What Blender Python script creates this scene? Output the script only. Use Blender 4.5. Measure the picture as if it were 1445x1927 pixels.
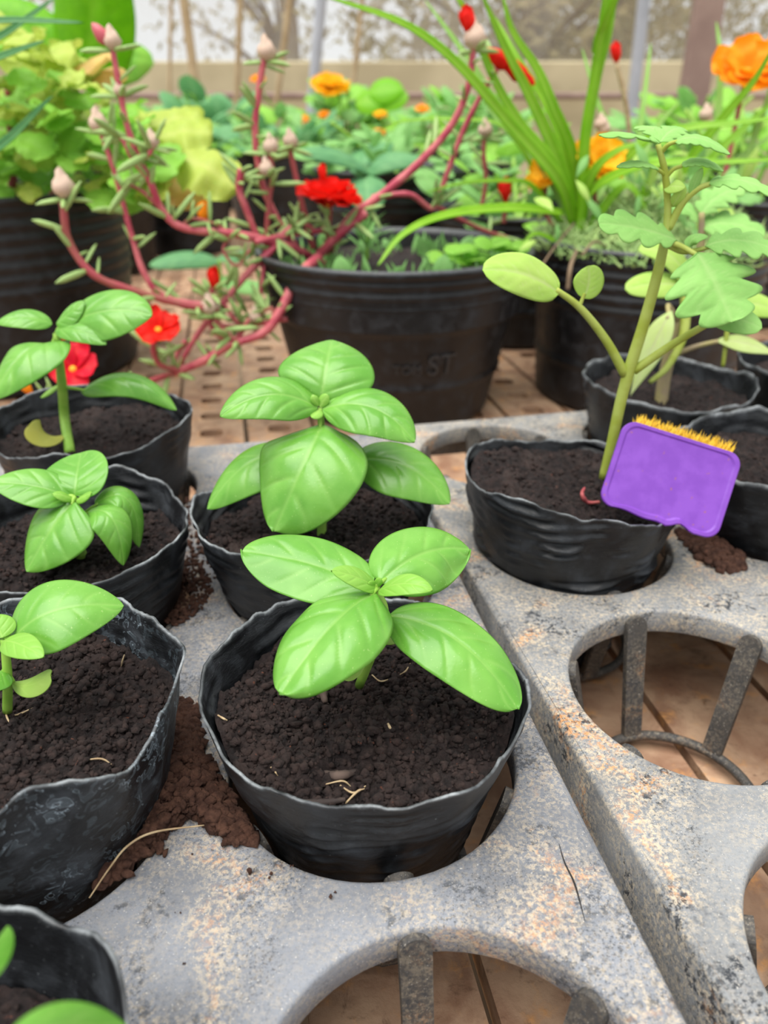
import bpy, math, random
import numpy as np
from mathutils import Vector, Matrix, Quaternion

for o in list(bpy.data.objects):
    bpy.data.objects.remove(o, do_unlink=True)
scene = bpy.context.scene
COL = scene.collection
R = math.radians

# ------------------------------------------------------------------ camera
W, H = 1445.0, 1927.0
FPX = 1450.0                      # focal length in pixels of the 1445x1927 frame
PITCH = R(28.0)
CAMZ = 0.197                      # camera height above the tray tops (z = 0)
cam_d = bpy.data.cameras.new('camera')
cam = bpy.data.objects.new('camera', cam_d)
COL.objects.link(cam)
cam.location = (0, 0, CAMZ)
cam.rotation_euler = (math.pi / 2 - PITCH, 0, 0)
cam_d.sensor_fit = 'VERTICAL'
cam_d.sensor_height = 36.0
cam_d.lens = 36.0 * FPX / H
cam_d.clip_start = 0.005
cam_d.clip_end = 200
cam_d.dof.use_dof = True
cam_d.dof.focus_distance = 0.25
cam_d.dof.aperture_fstop = (cam_d.lens / 1000.0) / 0.0025
scene.camera = cam

# ------------------------------------------------------------------ world, light, exposure
world = bpy.data.worlds.new('World')
scene.world = world
world.use_nodes = True
wn = world.node_tree
wn.nodes.clear()
wo = wn.nodes.new('ShaderNodeOutputWorld')
wb = wn.nodes.new('ShaderNodeBackground')
wb.inputs['Color'].default_value = (0.95, 0.98, 1.0, 1)
wb.inputs['Strength'].default_value = 0.62
wn.links.new(wb.outputs[0], wo.inputs[0])
sun_d = bpy.data.lights.new('sun', 'SUN')
sun_d.energy = 3.1
sun_d.angle = R(60)
sun_d.color = (1.0, 0.97, 0.92)
sun = bpy.data.objects.new('sun', sun_d)
COL.objects.link(sun)
sun.rotation_euler = (R(10), R(-12), 0)
scene.view_settings.view_transform = 'Standard'
scene.view_settings.look = 'None'
scene.view_settings.gamma = 1
scene.view_settings.use_curve_mapping = False
scene.view_settings.exposure = 0.66

# ------------------------------------------------------------------ helpers: pixels to places
CP, SP = math.cos(PITCH), math.sin(PITCH)


def ray(px, py):
    x = (px - W / 2) / FPX
    u = (H / 2 - py) / FPX
    return Vector((x, CP + SP * u, -SP + CP * u))


def P(px, py, Y):
    r = ray(px, py)
    return Vector((0, 0, CAMZ)) + r * (Y / r.y)


def PZ(px, py, z):
    r = ray(px, py)
    return Vector((0, 0, CAMZ)) + r * ((z - CAMZ) / r.z)


def depth(p):
    return p.y * CP + (CAMZ - p.z) * SP


def pxm(p):
    return depth(p) / FPX            # metres per photo pixel at that place


# ------------------------------------------------------------------ helpers: noise
def vnoise(p, seed=0):
    p = np.asarray(p, float)
    i = np.floor(p).astype(np.int64)
    f = p - i
    f = f * f * (3 - 2 * f)

    def h(a, b, c):
        n = (a * 374761393 + b * 668265263 + c * 2147483647 + seed * 1274126177) & 0x7fffffff
        n = ((n ^ (n >> 13)) * 1274126177) & 0x7fffffff
        n = (n ^ (n >> 16)) & 0xffff
        return n / 32767.5 - 1.0
    r = 0
    for dx in (0, 1):
        for dy in (0, 1):
            for dz in (0, 1):
                w = (f[:, 0] if dx else 1 - f[:, 0]) * (f[:, 1] if dy else 1 - f[:, 1]) * (f[:, 2] if dz else 1 - f[:, 2])
                r = r + w * h(i[:, 0] + dx, i[:, 1] + dy, i[:, 2] + dz)
    return r


def fbm(p, seed=0, oct=3):
    r, a = 0, 1.0
    p = np.asarray(p, float)
    for k in range(oct):
        r = r + a * vnoise(p, seed + k * 17)
        p = p * 2.03 + 5.3
        a *= 0.5
    return r


# ------------------------------------------------------------------ helpers: objects
ORG = {}


def tag(o, label=None, cat=None, group=None, kind=None):
    if label: o['label'] = label
    if cat: o['category'] = cat
    if group: o['group'] = group
    if kind: o['kind'] = kind
    return o


def thing(name, label, cat, loc, group=None):
    o = bpy.data.objects.new(name, None)
    o.empty_display_size = 0.01
    COL.objects.link(o)
    o.location = loc
    ORG[o.name] = Vector(loc)
    return tag(o, label, cat, group)


def mesh(name, verts, faces, mat, smooth=True, cols=None):
    me = bpy.data.meshes.new(name)
    if isinstance(verts, np.ndarray): verts = verts.tolist()
    if isinstance(faces, np.ndarray): faces = faces.tolist()
    me.from_pydata(verts, [], faces)
    if smooth:
        me.polygons.foreach_set('use_smooth', [True] * len(me.polygons))
    if cols is not None:
        a = me.color_attributes.new('lf', 'FLOAT_COLOR', 'POINT')
        a.data.foreach_set('color', np.asarray(cols, float).ravel())
    me.materials.append(mat)
    me.update()
    return me


def mk(name, verts, faces, mat, parent=None, smooth=True, cols=None, loc=None):
    """one mesh object; verts in world coordinates, parent = a thing or a part of one"""
    org = ORG[parent.name] if parent else (Vector(loc) if loc is not None else Vector((0, 0, 0)))
    v = np.asarray([tuple(q) for q in verts] if not isinstance(verts, np.ndarray) else verts, float) - np.array(org)
    o = bpy.data.objects.new(name, mesh(name, v, faces, mat, smooth, cols))
    COL.objects.link(o)
    if parent:
        o.parent = parent
    else:
        o.location = org
    ORG[o.name] = org
    return o


def inst(name, me, mat4, parent):
    """an object that shares a mesh; mat4 in world coordinates"""
    o = bpy.data.objects.new(name, me)
    COL.objects.link(o)
    org = ORG[parent.name]
    o.parent = parent
    o.matrix_local = Matrix.Translation(-org) @ mat4
    ORG[o.name] = org
    return o


def frame(loc, zdir, xhint=Vector((1, 0, 0)), s=1.0, spin=0.0):
    z = Vector(zdir).normalized()
    x = Vector(xhint) - z * z.dot(Vector(xhint))
    if x.length < 1e-4:
        x = Vector((0, 1, 0)) - z * z.y
    x.normalize()
    y = z.cross(x)
    m = Matrix((x, y, z)).transposed().to_4x4()
    return Matrix.Translation(loc) @ m @ Matrix.Rotation(spin, 4, 'Z') @ Matrix.Scale(s, 4)


# ------------------------------------------------------------------ helpers: shapes
def crom(pts, n):
    pts = [Vector(p) for p in pts]
    if len(pts) == 2:
        return [pts[0].lerp(pts[1], i / n) for i in range(n + 1)]
    q = [pts[0] * 2 - pts[1]] + pts + [pts[-1] * 2 - pts[-2]]
    out = []
    m = len(pts) - 1
    for i in range(n + 1):
        t = i / n * m
        k = min(int(t), m - 1)
        t -= k
        a, b, c, d = q[k:k + 4]
        out.append(0.5 * (2 * b + (c - a) * t + (2 * a - 5 * b + 4 * c - d) * t * t + (3 * b - a - 3 * c + d) * t ** 3))
    return out


def tube(pts, radii, sides=8, n=None, flat=1.0, knob=0.0, seed=0):
    n = n or max(6, len(pts) * 5)
    c = crom(pts, n)
    rad = np.interp(np.linspace(0, 1, n + 1), np.linspace(0, 1, len(radii)), radii)
    rnd = random.Random(seed)
    V, F = [], []
    x = None
    for i, p in enumerate(c):
        t = (c[min(i + 1, n)] - c[max(i - 1, 0)]).normalized()
        if x is None:
            x = t.orthogonal().normalized()
        x = (x - t * t.dot(x)).normalized()
        y = t.cross(x)
        r = rad[i] * (1 + knob * rnd.uniform(-1, 1))
        for k in range(sides):
            a = 2 * math.pi * k / sides
            V.append(p + x * (math.cos(a) * r) + y * (math.sin(a) * r * flat))
    for i in range(n):
        for k in range(sides):
            a, b = i * sides + k, i * sides + (k + 1) % sides
            F.append((a, b, b + sides, a + sides))
    F.append(tuple(range(sides - 1, -1, -1)))
    F.append(tuple(n * sides + k for k in range(sides)))
    return V, F


def lathe(prof, n=64, cx=0, cy=0, close_bottom=False):
    V, F = [], []
    m = len(prof)
    for (r, z) in prof:
        for k in range(n):
            a = 2 * math.pi * k / n
            V.append((cx + r * math.cos(a), cy + r * math.sin(a), z))
    for i in range(m - 1):
        for k in range(n):
            a, b = i * n + k, i * n + (k + 1) % n
            F.append((a, b, b + n, a + n))
    if close_bottom:
        F.append(tuple(range(n - 1, -1, -1)))
    return V, F


def box(c, s, ax=Vector((1, 0, 0)), ay=Vector((0, 1, 0)), az=Vector((0, 0, 1)), bev=0.0):
    c = Vector(c)
    ax, ay, az = Vector(ax), Vector(ay), Vector(az)
    V, F = [], []
    hx, hy, hz = s[0] / 2, s[1] / 2, s[2] / 2
    b = min(bev, hx * .9, hy * .9, hz * .9)
    if b <= 0:
        for z in (-1, 1):
            for (x, y) in ((-1, -1), (1, -1), (1, 1), (-1, 1)):
                V.append(c + ax * (x * hx) + ay * (y * hy) + az * (z * hz))
        F = [(3, 2, 1, 0), (4, 5, 6, 7), (0, 1, 5, 4), (1, 2, 6, 5), (2, 3, 7, 6), (3, 0, 4, 7)]
        return V, F
    rings = []
    for (z, ins) in ((-hz, b), (-hz + b, 0), (hz - b, 0), (hz, b)):
        ring = []
        for (x, y, k) in ((1, 1, 0), (-1, 1, 1), (-1, -1, 2), (1, -1, 3)):
            for j in range(3):
                a = (k + j / 2) * math.pi / 2
                ring.append(len(V))
                V.append(c + ax * (x * (hx - b) + math.cos(a) * (b - ins)) + ay * (y * (hy - b) + math.sin(a) * (b - ins)) + az * z)
        rings.append(ring)
    for i in range(3):
        for k in range(12):
            F.append((rings[i][k], rings[i][(k + 1) % 12], rings[i + 1][(k + 1) % 12], rings[i + 1][k]))
    F.append(tuple(reversed(rings[0])))
    F.append(tuple(rings[3]))
    return V, F


class Mb:
    def __init__(s): s.v, s.f = [], []

    def add(s, vf):
        k = len(s.v)
        s.v += [tuple(q) for q in vf[0]]
        s.f += [tuple(i + k for i in f) for f in vf[1]]
        return s


# ------------------------------------------------------------------ materials
def lin(c):
    return tuple((x / 255 / 12.92) if x / 255 <= .04045 else ((x / 255 + .055) / 1.055) ** 2.4 for x in c) + (1,)


class Nt:
    def __init__(s, name):
        s.m = bpy.data.materials.new(name)
        s.m.use_nodes = True
        s.t = s.m.node_tree
        s.t.nodes.clear()
        s.out = s.n('ShaderNodeOutputMaterial')
        s.b = s.n('ShaderNodeBsdfPrincipled')
        s.l(s.b.outputs[0], s.out.inputs[0])

    def n(s, k, **kw):
        x = s.t.nodes.new(k)
        for a, b in kw.items(): setattr(x, a, b)
        return x

    def l(s, a, b): s.t.links.new(a, b)

    def val(s, sock, v):
        if hasattr(v, 'is_output'): s.l(v, sock)
        else: sock.default_value = v

    def coord(s, scale=1.0, stretch=None):
        tc = s.n('ShaderNodeTexCoord')
        mp = s.n('ShaderNodeMapping')
        s.l(tc.outputs['Object'], mp.inputs[0])
        k = stretch or (1, 1, 1)
        mp.inputs['Scale'].default_value = tuple(scale * q for q in k)
        return mp.outputs[0]

    def noise(s, scale, detail=4, rough=.55, dist=0.0, co=None, stretch=None):
        t = s.n('ShaderNodeTexNoise')
        s.l(co or s.coord(1, stretch), t.inputs['Vector'])
        t.inputs['Scale'].default_value = scale
        t.inputs['Detail'].default_value = detail
        t.inputs['Roughness'].default_value = rough
        t.inputs['Distortion'].default_value = dist
        return t.outputs['Fac']

    def voro(s, scale, feature='F1', stretch=None):
        t = s.n('ShaderNodeTexVoronoi', feature=feature)
        s.l(s.coord(1, stretch), t.inputs['Vector'])
        t.inputs['Scale'].default_value = scale
        return t.outputs['Distance']

    def step(s, f, a, b, lo=0.0, hi=1.0):
        r = s.n('ShaderNodeMapRange', interpolation_type='SMOOTHSTEP')
        s.val(r.inputs['Value'], f)
        r.inputs['From Min'].default_value = a
        r.inputs['From Max'].default_value = b
        r.inputs['To Min'].default_value = lo
        r.inputs['To Max'].default_value = hi
        return r.outputs[0]

    def math(s, op, a, b):
        x = s.n('ShaderNodeMath', operation=op)
        s.val(x.inputs[0], a)
        s.val(x.inputs[1], b)
        return x.outputs[0]

    def mix(s, f, a, b):
        x = s.n('ShaderNodeMix', data_type='RGBA')
        s.val(x.inputs[0], f)
        s.val(x.inputs[6], a)
        s.val(x.inputs[7], b)
        return x.outputs[2]

    def attr(s):
        a = s.n('ShaderNodeAttribute', attribute_name='lf')
        p = s.n('ShaderNodeSeparateColor')
        s.l(a.outputs['Color'], p.inputs[0])
        return p.outputs

    def bump(s, h, strength, dist):
        b = s.n('ShaderNodeBump')
        b.inputs['Strength'].default_value = strength
        b.inputs['Distance'].default_value = dist
        s.l(h, b.inputs['Height'])
        s.l(b.outputs[0], s.b.inputs['Normal'])

    def set(s, color=None, rough=None, spec=None):
        if color is not None: s.val(s.b.inputs['Base Color'], color)
        if rough is not None: s.val(s.b.inputs['Roughness'], rough)
        if spec is not None: s.val(s.b.inputs['Specular IOR Level'], spec)
        return s


def leaf_mat(name, c, vein, c2=None, rough=.42, trans=.28, spec=.4, speck=0.0, scale=60, tcol=None, vamt=.55):
    m = Nt(name)
    at = m.attr()
    nz = m.noise(scale, 3)
    base = m.mix(m.step(nz, .3, .7), lin(c), lin(c2 or c))
    if speck:
        sp = m.step(m.noise(1500, 1), .70, .78, 0, speck)
        base = m.mix(sp, base, lin((205, 230, 150)))
    col = m.mix(m.math('MULTIPLY', at[0], vamt), base, lin(vein))
    m.set(col, rough, spec)
    m.bump(m.noise(900, 2), .12, .0004)
    tr = m.n('ShaderNodeBsdfTranslucent')
    if tcol: tr.inputs[0].default_value = lin(tcol)
    else: m.l(col, tr.inputs[0])
    ms = m.n('ShaderNodeMixShader')
    ms.inputs[0].default_value = trans
    m.l(m.b.outputs[0], ms.inputs[1])
    m.l(tr.outputs[0], ms.inputs[2])
    m.l(ms.outputs[0], m.out.inputs[0])
    return m.m


def plain(name, c, c2=None, rough=.6, scale=40, spec=.3, bump=0.0, bs=200):
    m = Nt(name)
    col = m.mix(m.step(m.noise(scale, 4), .35, .65), lin(c), lin(c2 or c))
    m.set(col, rough, spec)
    if bump: m.bump(m.noise(bs, 4), bump, .002)
    return m.m


MAT = {}
MAT['basil'] = leaf_mat('basil_leaf', (100, 166, 54), (172, 212, 116), (126, 186, 76), .30, .27, .6, .4, vamt=.4)
MAT['basil_young'] = leaf_mat('basil_young_leaf', (140, 196, 76), (190, 222, 120), (154, 204, 90), .40, .33, .45, .2)
MAT['basil_stem'] = plain('basil_stem', (150, 190, 80), (132, 178, 66), .45, 120)
MAT['cotyledon'] = leaf_mat('cotyledon_leaf', (164, 204, 92), (190, 220, 120), (178, 210, 104), .45, .3)
MAT['cot_yellow'] = leaf_mat('yellowed_cotyledon', (208, 206, 96), (216, 212, 120), (196, 200, 96), .5, .25)
MAT['tomato'] = leaf_mat('tomato_leaf', (142, 196, 104), (184, 216, 142), (156, 206, 116), .6, .28, .25, .25)
MAT['tomato_low'] = leaf_mat('tomato_lower_leaf', (170, 210, 96), (206, 214, 160), (184, 216, 110), .6, .26, .25)
MAT['tomato_pale'] = leaf_mat('tomato_pale_leaf', (180, 200, 120), (176, 160, 150), (188, 206, 140), .6, .2, .25)
MAT['grass'] = leaf_mat('grass_blade', (134, 196, 28), (176, 214, 80), (150, 206, 44), .4, .4, .4)
MAT['grass_far'] = leaf_mat('pale_grass_blade', (140, 190, 84), (170, 210, 110), (150, 196, 100), .5, .3)
MAT['succ'] = plain('succulent_leaf', (164, 190, 116), (134, 168, 100), .45, 90)
MAT['stem_red'] = plain('crimson_stem', (178, 62, 84), (206, 110, 114), .4, 60, .45)
MAT['stem_brown'] = plain('reddish_brown_stem', (156, 92, 80), (170, 76, 84), .5, 50)
MAT['petal_red'] = leaf_mat('red_petal', (236, 26, 22), (248, 70, 40), (240, 40, 24), .5, .35, .2)
MAT['petal_crimson'] = leaf_mat('crimson_petal', (226, 24, 54), (240, 70, 60), (214, 22, 48), .5, .35, .2)
MAT['petal_orange'] = leaf_mat('orange_petal', (254, 172, 30), (252, 190, 60), (254, 152, 24), .55, .35, .2)
MAT['petal_yellow'] = leaf_mat('golden_petal', (255, 206, 36), (255, 214, 80), (254, 186, 24), .55, .35, .2)
MAT['pollen'] = plain('flower_centre', (244, 190, 60), (236, 140, 40), .7, 300)
MAT['husk'] = plain('papery_seed_head', (222, 206, 190), (180, 138, 112), .8, 380)
MAT['lime'] = leaf_mat('lime_leaf', (200, 210, 90), (214, 220, 128), (172, 204, 92), .5, .35, .3)
MAT['midgreen'] = leaf_mat('mid_green_leaf', (134, 198, 70), (160, 212, 96), (156, 210, 80), .5, .35, .3)
MAT['pinkleaf'] = leaf_mat('pinkish_leaf', (226, 176, 120), (230, 200, 130), (214, 190, 96), .5, .3, .3)
MAT['bluegreen'] = leaf_mat('blue_green_leaf', (112, 170, 110), (150, 200, 140), (96, 156, 104), .5, .3, .3)
MAT['darkblade'] = leaf_mat('dark_blade', (64, 128, 72), (100, 150, 90), (84, 144, 84), .45, .15, .4)
MAT['broad'] = leaf_mat('broad_leaf', (140, 212, 24), (170, 220, 70), (126, 200, 24), .4, .5, .4)
MAT['herb'] = leaf_mat('herb_leaf', (124, 180, 100), (156, 200, 124), (140, 192, 110), .55, .3, .3)


def soil_mat(name, a, b, c):
    m = Nt(name)
    n1 = m.noise(260, 6, .65)
    n2 = m.noise(45, 3)
    col = m.mix(m.step(n1, .35, .68), lin(a), lin(b))
    col = m.mix(m.step(n2, .52, .75, 0, .6), col, lin(c))
    red = m.step(m.noise(420, 2), .70, .76, 0, .75)
    col = m.mix(red, col, lin((128, 78, 60)))
    m.set(col, m.step(n1, .3, .7, .6, .9), .3)
    m.bump(m.noise(800, 6, .75), 1.0, .0016)
    return m.m


MAT['soil'] = soil_mat('potting_soil', (30, 24, 24), (60, 48, 46), (82, 68, 63))
MAT['crumb'] = soil_mat('soil_crumb', (38, 30, 29), (72, 57, 53), (62, 44, 39))
MAT['spill'] = soil_mat('spilled_soil', (74, 48, 38), (112, 78, 62), (96, 62, 48))


def pot_mat(name, stain, rings=False, edge=(142, 147, 150), base=(17, 19, 22), rough=.42):
    m = Nt(name)
    at = m.attr()
    n1 = m.noise(70, 5, .6, .4)
    col = m.mix(m.step(n1, .42, .75, 0, .6 * stain), lin(base), lin((92, 98, 106)))
    if rings:
        v = m.math('ABSOLUTE', m.math('SUBTRACT', m.noise(230, 2, .5, 1.2), .56), 0)
        msk = m.math('MULTIPLY', m.step(v, .0, .028, 1, 0), m.step(m.noise(45, 3), .44, .58, 0, .95))
        col = m.mix(m.step(m.noise(230, 2, .5, 1.2), .56, .60, 0, .14), col, lin((120, 136, 146)))
        col = m.mix(msk, col, lin((140, 154, 164)))
    dots = m.step(m.noise(1300, 2), .70, .76, 0, .7 * stain)
    col = m.mix(dots, col, lin((150, 155, 158)))
    col = m.mix(m.math('MULTIPLY', at[0], m.step(m.noise(400, 3), .3, .6, .5, 1)), col, lin(edge))
    m.set(col, m.step(n1, .4, .7, rough, rough + .2), .5)
    m.bump(m.noise(300, 3, .6, stretch=(1, 1, 3)), .25, .0012)
    return m.m


MAT['pot'] = pot_mat('black_film_pot', .45)
MAT['pot_stained'] = pot_mat('water_stained_film_pot', .8, True)
MAT['bigpot'] = pot_mat('black_plastic_pot', .34, base=(16, 17, 20), rough=.42)


def tray_mat(name, dust, orange, grey, dark=1.0, flake=.7):
    m = Nt(name)
    big = m.noise(22, 4, .6, .6)
    fine = m.noise(1000, 6, .8)
    mid = m.noise(640, 6, .8, .2)
    col = m.mix(m.step(big, .35, .65), lin(grey), lin(tuple(q * 1.22 for q in grey)))
    dk = m.math('MULTIPLY', m.step(fine, .38, .50, dark, 0), m.step(m.noise(38, 4), .38, .62, .25, 1))
    col = m.mix(dk, col, lin((56, 60, 66)))
    d1 = m.math('MULTIPLY', m.step(mid, .46, .58), m.step(m.noise(34, 6, .7, .6), .34, .66, .12, 1))
    col = m.mix(m.math('MULTIPLY', d1, dust), col, lin((202, 186, 160)))
    fl = m.math('MULTIPLY', m.step(m.noise(420, 6, .75), .50, .56), m.step(m.noise(42, 5, .65, .5), .50, .62, 0, flake))
    col = m.mix(fl, col, lin((52, 55, 60)))
    sp = m.step(m.noise(1600, 2, .6), .66, .74, 0, .8)
    col = m.mix(sp, col, lin((214, 208, 198)))
    og = m.math('MULTIPLY', m.step(m.noise(560, 5, .75), .46, .58), m.step(m.noise(34, 5, .6, .8), .53, .68, 0, orange))
    col = m.mix(og, col, lin((204, 148, 96)))
    m.set(col, .62, .35)
    m.bump(fine, .35, .0006)
    return m.m


MAT['tray'] = tray_mat('dusty_grey_tray', .75, .55, (112, 115, 121))
MAT['tray2'] = tray_mat('clay_dusted_tray', 1.0, 1.0, (116, 118, 120), flake=1.0)
MAT['basket'] = tray_mat('muddy_black_basket', .25, .25, (62, 60, 58), flake=.8)


def mud_mat():
    m = Nt('muddy_plank')
    n1 = m.noise(26, 5, .6, .6)
    col = m.mix(m.step(n1, .32, .66), lin((140, 104, 82)), lin((186, 154, 126)))
    col = m.mix(m.step(m.noise(60, 5, .7), .52, .72, 0, .75), col, lin((212, 152, 90)))
    col = m.mix(m.step(m.noise(90, 6, .7, .5), .55, .70, 0, .7), col, lin((98, 72, 56)))
    m.set(col, .55, .35)
    m.bump(m.noise(120, 5), .4, .003)
    return m.m


MAT['plank'] = mud_mat()
MAT['ground'] = plain('greenhouse_ground', (150, 132, 108), (122, 104, 84), .9, 3, .2, .3, 30)
MAT['wall'] = plain('beige_low_wall', (196, 184, 152), (176, 164, 134), .9, 2, .2, .2, 12)
MAT['steel'] = plain('galvanised_steel', (176, 180, 188), (160, 164, 172), .4, 6, .5)
MAT['brownpost'] = plain('brown_post', (150, 128, 118), (134, 112, 104), .7, 5)
MAT['bamboo'] = plain('dry_bamboo', (186, 166, 132), (164, 142, 108), .7, 9)
MAT['bark'] = plain('tree_bark', (128, 108, 86), (104, 88, 70), .9, 4)
MAT['treeleaf'] = leaf_mat('tree_leaf', (140, 134, 92), (150, 140, 100), (166, 150, 112), .7, .35, .2, scale=2)
MAT['straw'] = plain('dry_straw', (190, 168, 132), (160, 136, 104), .7, 200)
MAT['twig'] = plain('dead_twig', (52, 44, 42), (98, 82, 74), .8, 90)
MAT['crack'] = plain('crack_dark', (40, 38, 38), None, .9)
MAT['bristle'] = plain('yellow_bristle', (222, 176, 40), (236, 196, 70), .8, 300)


def purple_mat():
    m = Nt('purple_plastic')
    col = m.mix(m.step(m.noise(120, 3), .35, .65), lin((116, 60, 168)), lin((126, 70, 178)))
    col = m.mix(m.step(m.noise(330, 2, .5), .69, .74, 0, .6), col, lin((150, 90, 90)))
    m.set(col, .45, .4)
    return m.m


MAT['purple'] = purple_mat()


def net_mat():
    m = Nt('insect_net')
    f = m.step(m.noise(1.4, 4, .6, .5, stretch=(1, 1, .5)), .3, .7, .2, .42)
    m.set(lin((200, 190, 170)), .8, .1)
    tr = m.n('ShaderNodeBsdfTransparent')
    tl = m.n('ShaderNodeBsdfTranslucent')
    tl.inputs[0].default_value = (.85, .85, .85, 1)
    a = m.n('ShaderNodeMixShader')
    a.inputs[0].default_value = .6
    m.l(m.b.outputs[0], a.inputs[1])
    m.l(tl.outputs[0], a.inputs[2])
    b = m.n('ShaderNodeMixShader')
    m.l(f, b.inputs[0])
    m.l(tr.outputs[0], b.inputs[1])
    m.l(a.outputs[0], b.inputs[2])
    m.l(b.outputs[0], m.out.inputs[0])
    return m.m


MAT['net'] = net_mat()

# ------------------------------------------------------------------ leaves
def nrm(a): return a / a.max()


def profile(kind, u):
    u = np.clip(u, 0, 1)
    if kind == 'ovate': return nrm(u ** .52 * (1 - u) ** .68 + 1e-9)
    if kind == 'wide': return nrm(u ** .42 * (1 - u) ** .50 + 1e-9)
    if kind == 'round': return np.sqrt(np.maximum(0, 1 - (2 * u - 1) ** 2))
    if kind == 'scallop': return np.sqrt(np.maximum(0, 1 - (2 * u - 1) ** 2)) * (.86 + .14 * np.abs(np.sin(u * np.pi * 4.5)) ** .6)
    if kind == 'lance': return np.sin(np.pi * u) ** 1.05
    if kind == 'cot': return nrm(u ** .9 * (1 - u) ** .38 + 1e-9)
    if kind == 'blade': return np.minimum(1, .45 + u * 4) * (1 - u) ** .55
    if kind == 'petal': return nrm(u ** .75 * (1 - u) ** .28 + 1e-9)
    if kind in ('lobed', 'tooth'):
        n, d = (3.6, .40) if kind == 'lobed' else (5.2, .2)
        ph = ((u * n + .25) % 1.0) ** 1.45
        saw = 1 - np.abs(2 * ph - 1) ** 2.4
        return nrm(u ** .5 * (1 - u) ** .55 + 1e-9) * (1 - d + d * saw) * np.minimum(1, u * 14)


def leaf_geo(B, M, T, hw, up, prof='ovate', nu=26, nv=16, curl=.25, quilt=.07, nvein=5, fold=0.0, wave=0.0, seed=0, serr=0.0, lobelag=0.0, roll=0.0):
    B, M, T = np.array(B), np.array(M), np.array(T)
    up = np.array(up, float)
    C = 2 * M - (B + T) / 2
    u = np.linspace(0, 1, nu + 1)
    c = ((1 - u) ** 2)[:, None] * B + (2 * u * (1 - u))[:, None] * C + (u * u)[:, None] * T
    t = (2 * (1 - u))[:, None] * (C - B) + (2 * u)[:, None] * (T - C)
    t /= np.linalg.norm(t, axis=1)[:, None] + 1e-12
    s = np.cross(t, up)
    s /= np.linalg.norm(s, axis=1)[:, None] + 1e-12
    n = np.cross(s, t)
    w = hw * profile(prof, u)
    if serr: w = w * (1 - serr * ((u * nu / 2.0) % 1.0))
    v = np.linspace(-1, 1, nv + 1)
    U, Vv = np.meshgrid(u, v, indexing='ij')
    A = np.abs(Vv)
    ww = w[:, None]
    Uq = U + .025 * np.sin(U * 9 + seed * 1.7) + .055 * np.sign(Vv)
    q = ((Uq - .42 * A ** 1.15 * (1 - .45 * U)) * nvein + 10.35) % 1.0
    env = np.sin(np.pi * np.clip(U, .02, .98)) ** .5
    h = -curl * ww * A ** 2.0 + fold * ww * A
    h += roll * ww * Vv
    h += quilt * hw * (1 - (2 * q - 1) ** 4) * np.clip(A * 3, 0, 1) * (1 - A ** 4) * env
    mid = np.exp(-(A * (ww / hw + .15) / .045) ** 2)
    h -= .5 * quilt * hw * mid * env
    if wave:
        pp = np.stack([U.ravel() * 4, Vv.ravel() * 1.5 + 3, U.ravel() * 0 + seed * 3.7], 1)
        h += wave * hw * vnoise(pp, seed).reshape(U.shape) * (.3 + A)
    vein = np.exp(-(np.minimum(q, 1 - q) / .07) ** 2) * (1 - A ** 2) * .6 * np.clip(A * 5, 0, 1)
    vein = np.maximum(vein, mid * (1 - .5 * U))
    pos = c[:, None, :] + s[:, None, :] * (Vv * ww)[:, :, None] + n[:, None, :] * h[:, :, None]
    if lobelag: pos += t[:, None, :] * (A ** 2 * ww * lobelag)[:, :, None]
    k = np.arange((nu + 1) * (nv + 1)).reshape(nu + 1, nv + 1)
    F = np.stack([k[:-1, :-1], k[:-1, 1:], k[1:, 1:], k[1:, :-1]], -1).reshape(-1, 4)
    cols = np.stack([vein, A, U, np.ones_like(A)], -1).reshape(-1, 4)
    return pos.reshape(-1, 3), F, cols


def leaf(name, parent, B, M, T, hwpx, mat, up=(0, -.3, 1), thick=.0004, **kw):
    """B, M, T: base, middle and tip of the midrib in space; hwpx: half width in photo pixels at that depth"""
    hw = hwpx * pxm(Vector(M))
    v, f, c = leaf_geo(B, M, T, hw, up, **kw)
    o = mk(name, v, f, MAT[mat], parent, True, c)
    if thick:
        md = o.modifiers.new('thickness', 'SOLIDIFY')
        md.thickness = thick
        md.offset = -1
    return o


def stem(name, parent, pts, radii, mat, sides=10, knob=0.0, **kw):
    v, f = tube(pts, radii, sides, knob=knob, **kw)
    return mk(name, v, f, MAT[mat], parent)


# ================================================================== THE SETTING
BZ = -0.066                         # top of the bench planks
FLOORZ = -0.75
v, f = box((0.5, 6, FLOORZ - .05), (26, 26, .1))
tag(mk('floor', v, f, MAT['ground'], smooth=False), 'bare earth floor of the greenhouse', 'floor', kind='structure')
v, f = box((0, 6.0, (FLOORZ + .44) / 2), (18, .12, .44 - FLOORZ), bev=.01)
wall_b = tag(mk('wall_back', v, f, MAT['wall'], smooth=False), 'low beige wall at the far side of the greenhouse', 'wall', kind='structure')
mb = Mb()
gv, gf = [], []
nx = 90
for i in range(nx + 1):
    x = -9 + 18 * i / nx
    for j in range(9):
        z = .44 + 3.2 * j / 8
        gv.append((x, 6.02 + .04 * math.sin(x * 3.1 + j) + .02 * math.sin(x * 11 + j * 2), z))
for i in range(nx):
    for j in range(8):
        a = i * 9 + j
        gf.append((a, a + 9, a + 10, a + 1))
mk('insect_net', gv, gf, MAT['net'], wall_b)
v, f = tube([(-9, 5.85, .235), (9, 5.85, .235)], [.022, .022], 10, n=2)
tag(mk('rail', v, f, MAT['brownpost']), 'thin brown rail running along the low back wall', 'rail')


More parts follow.
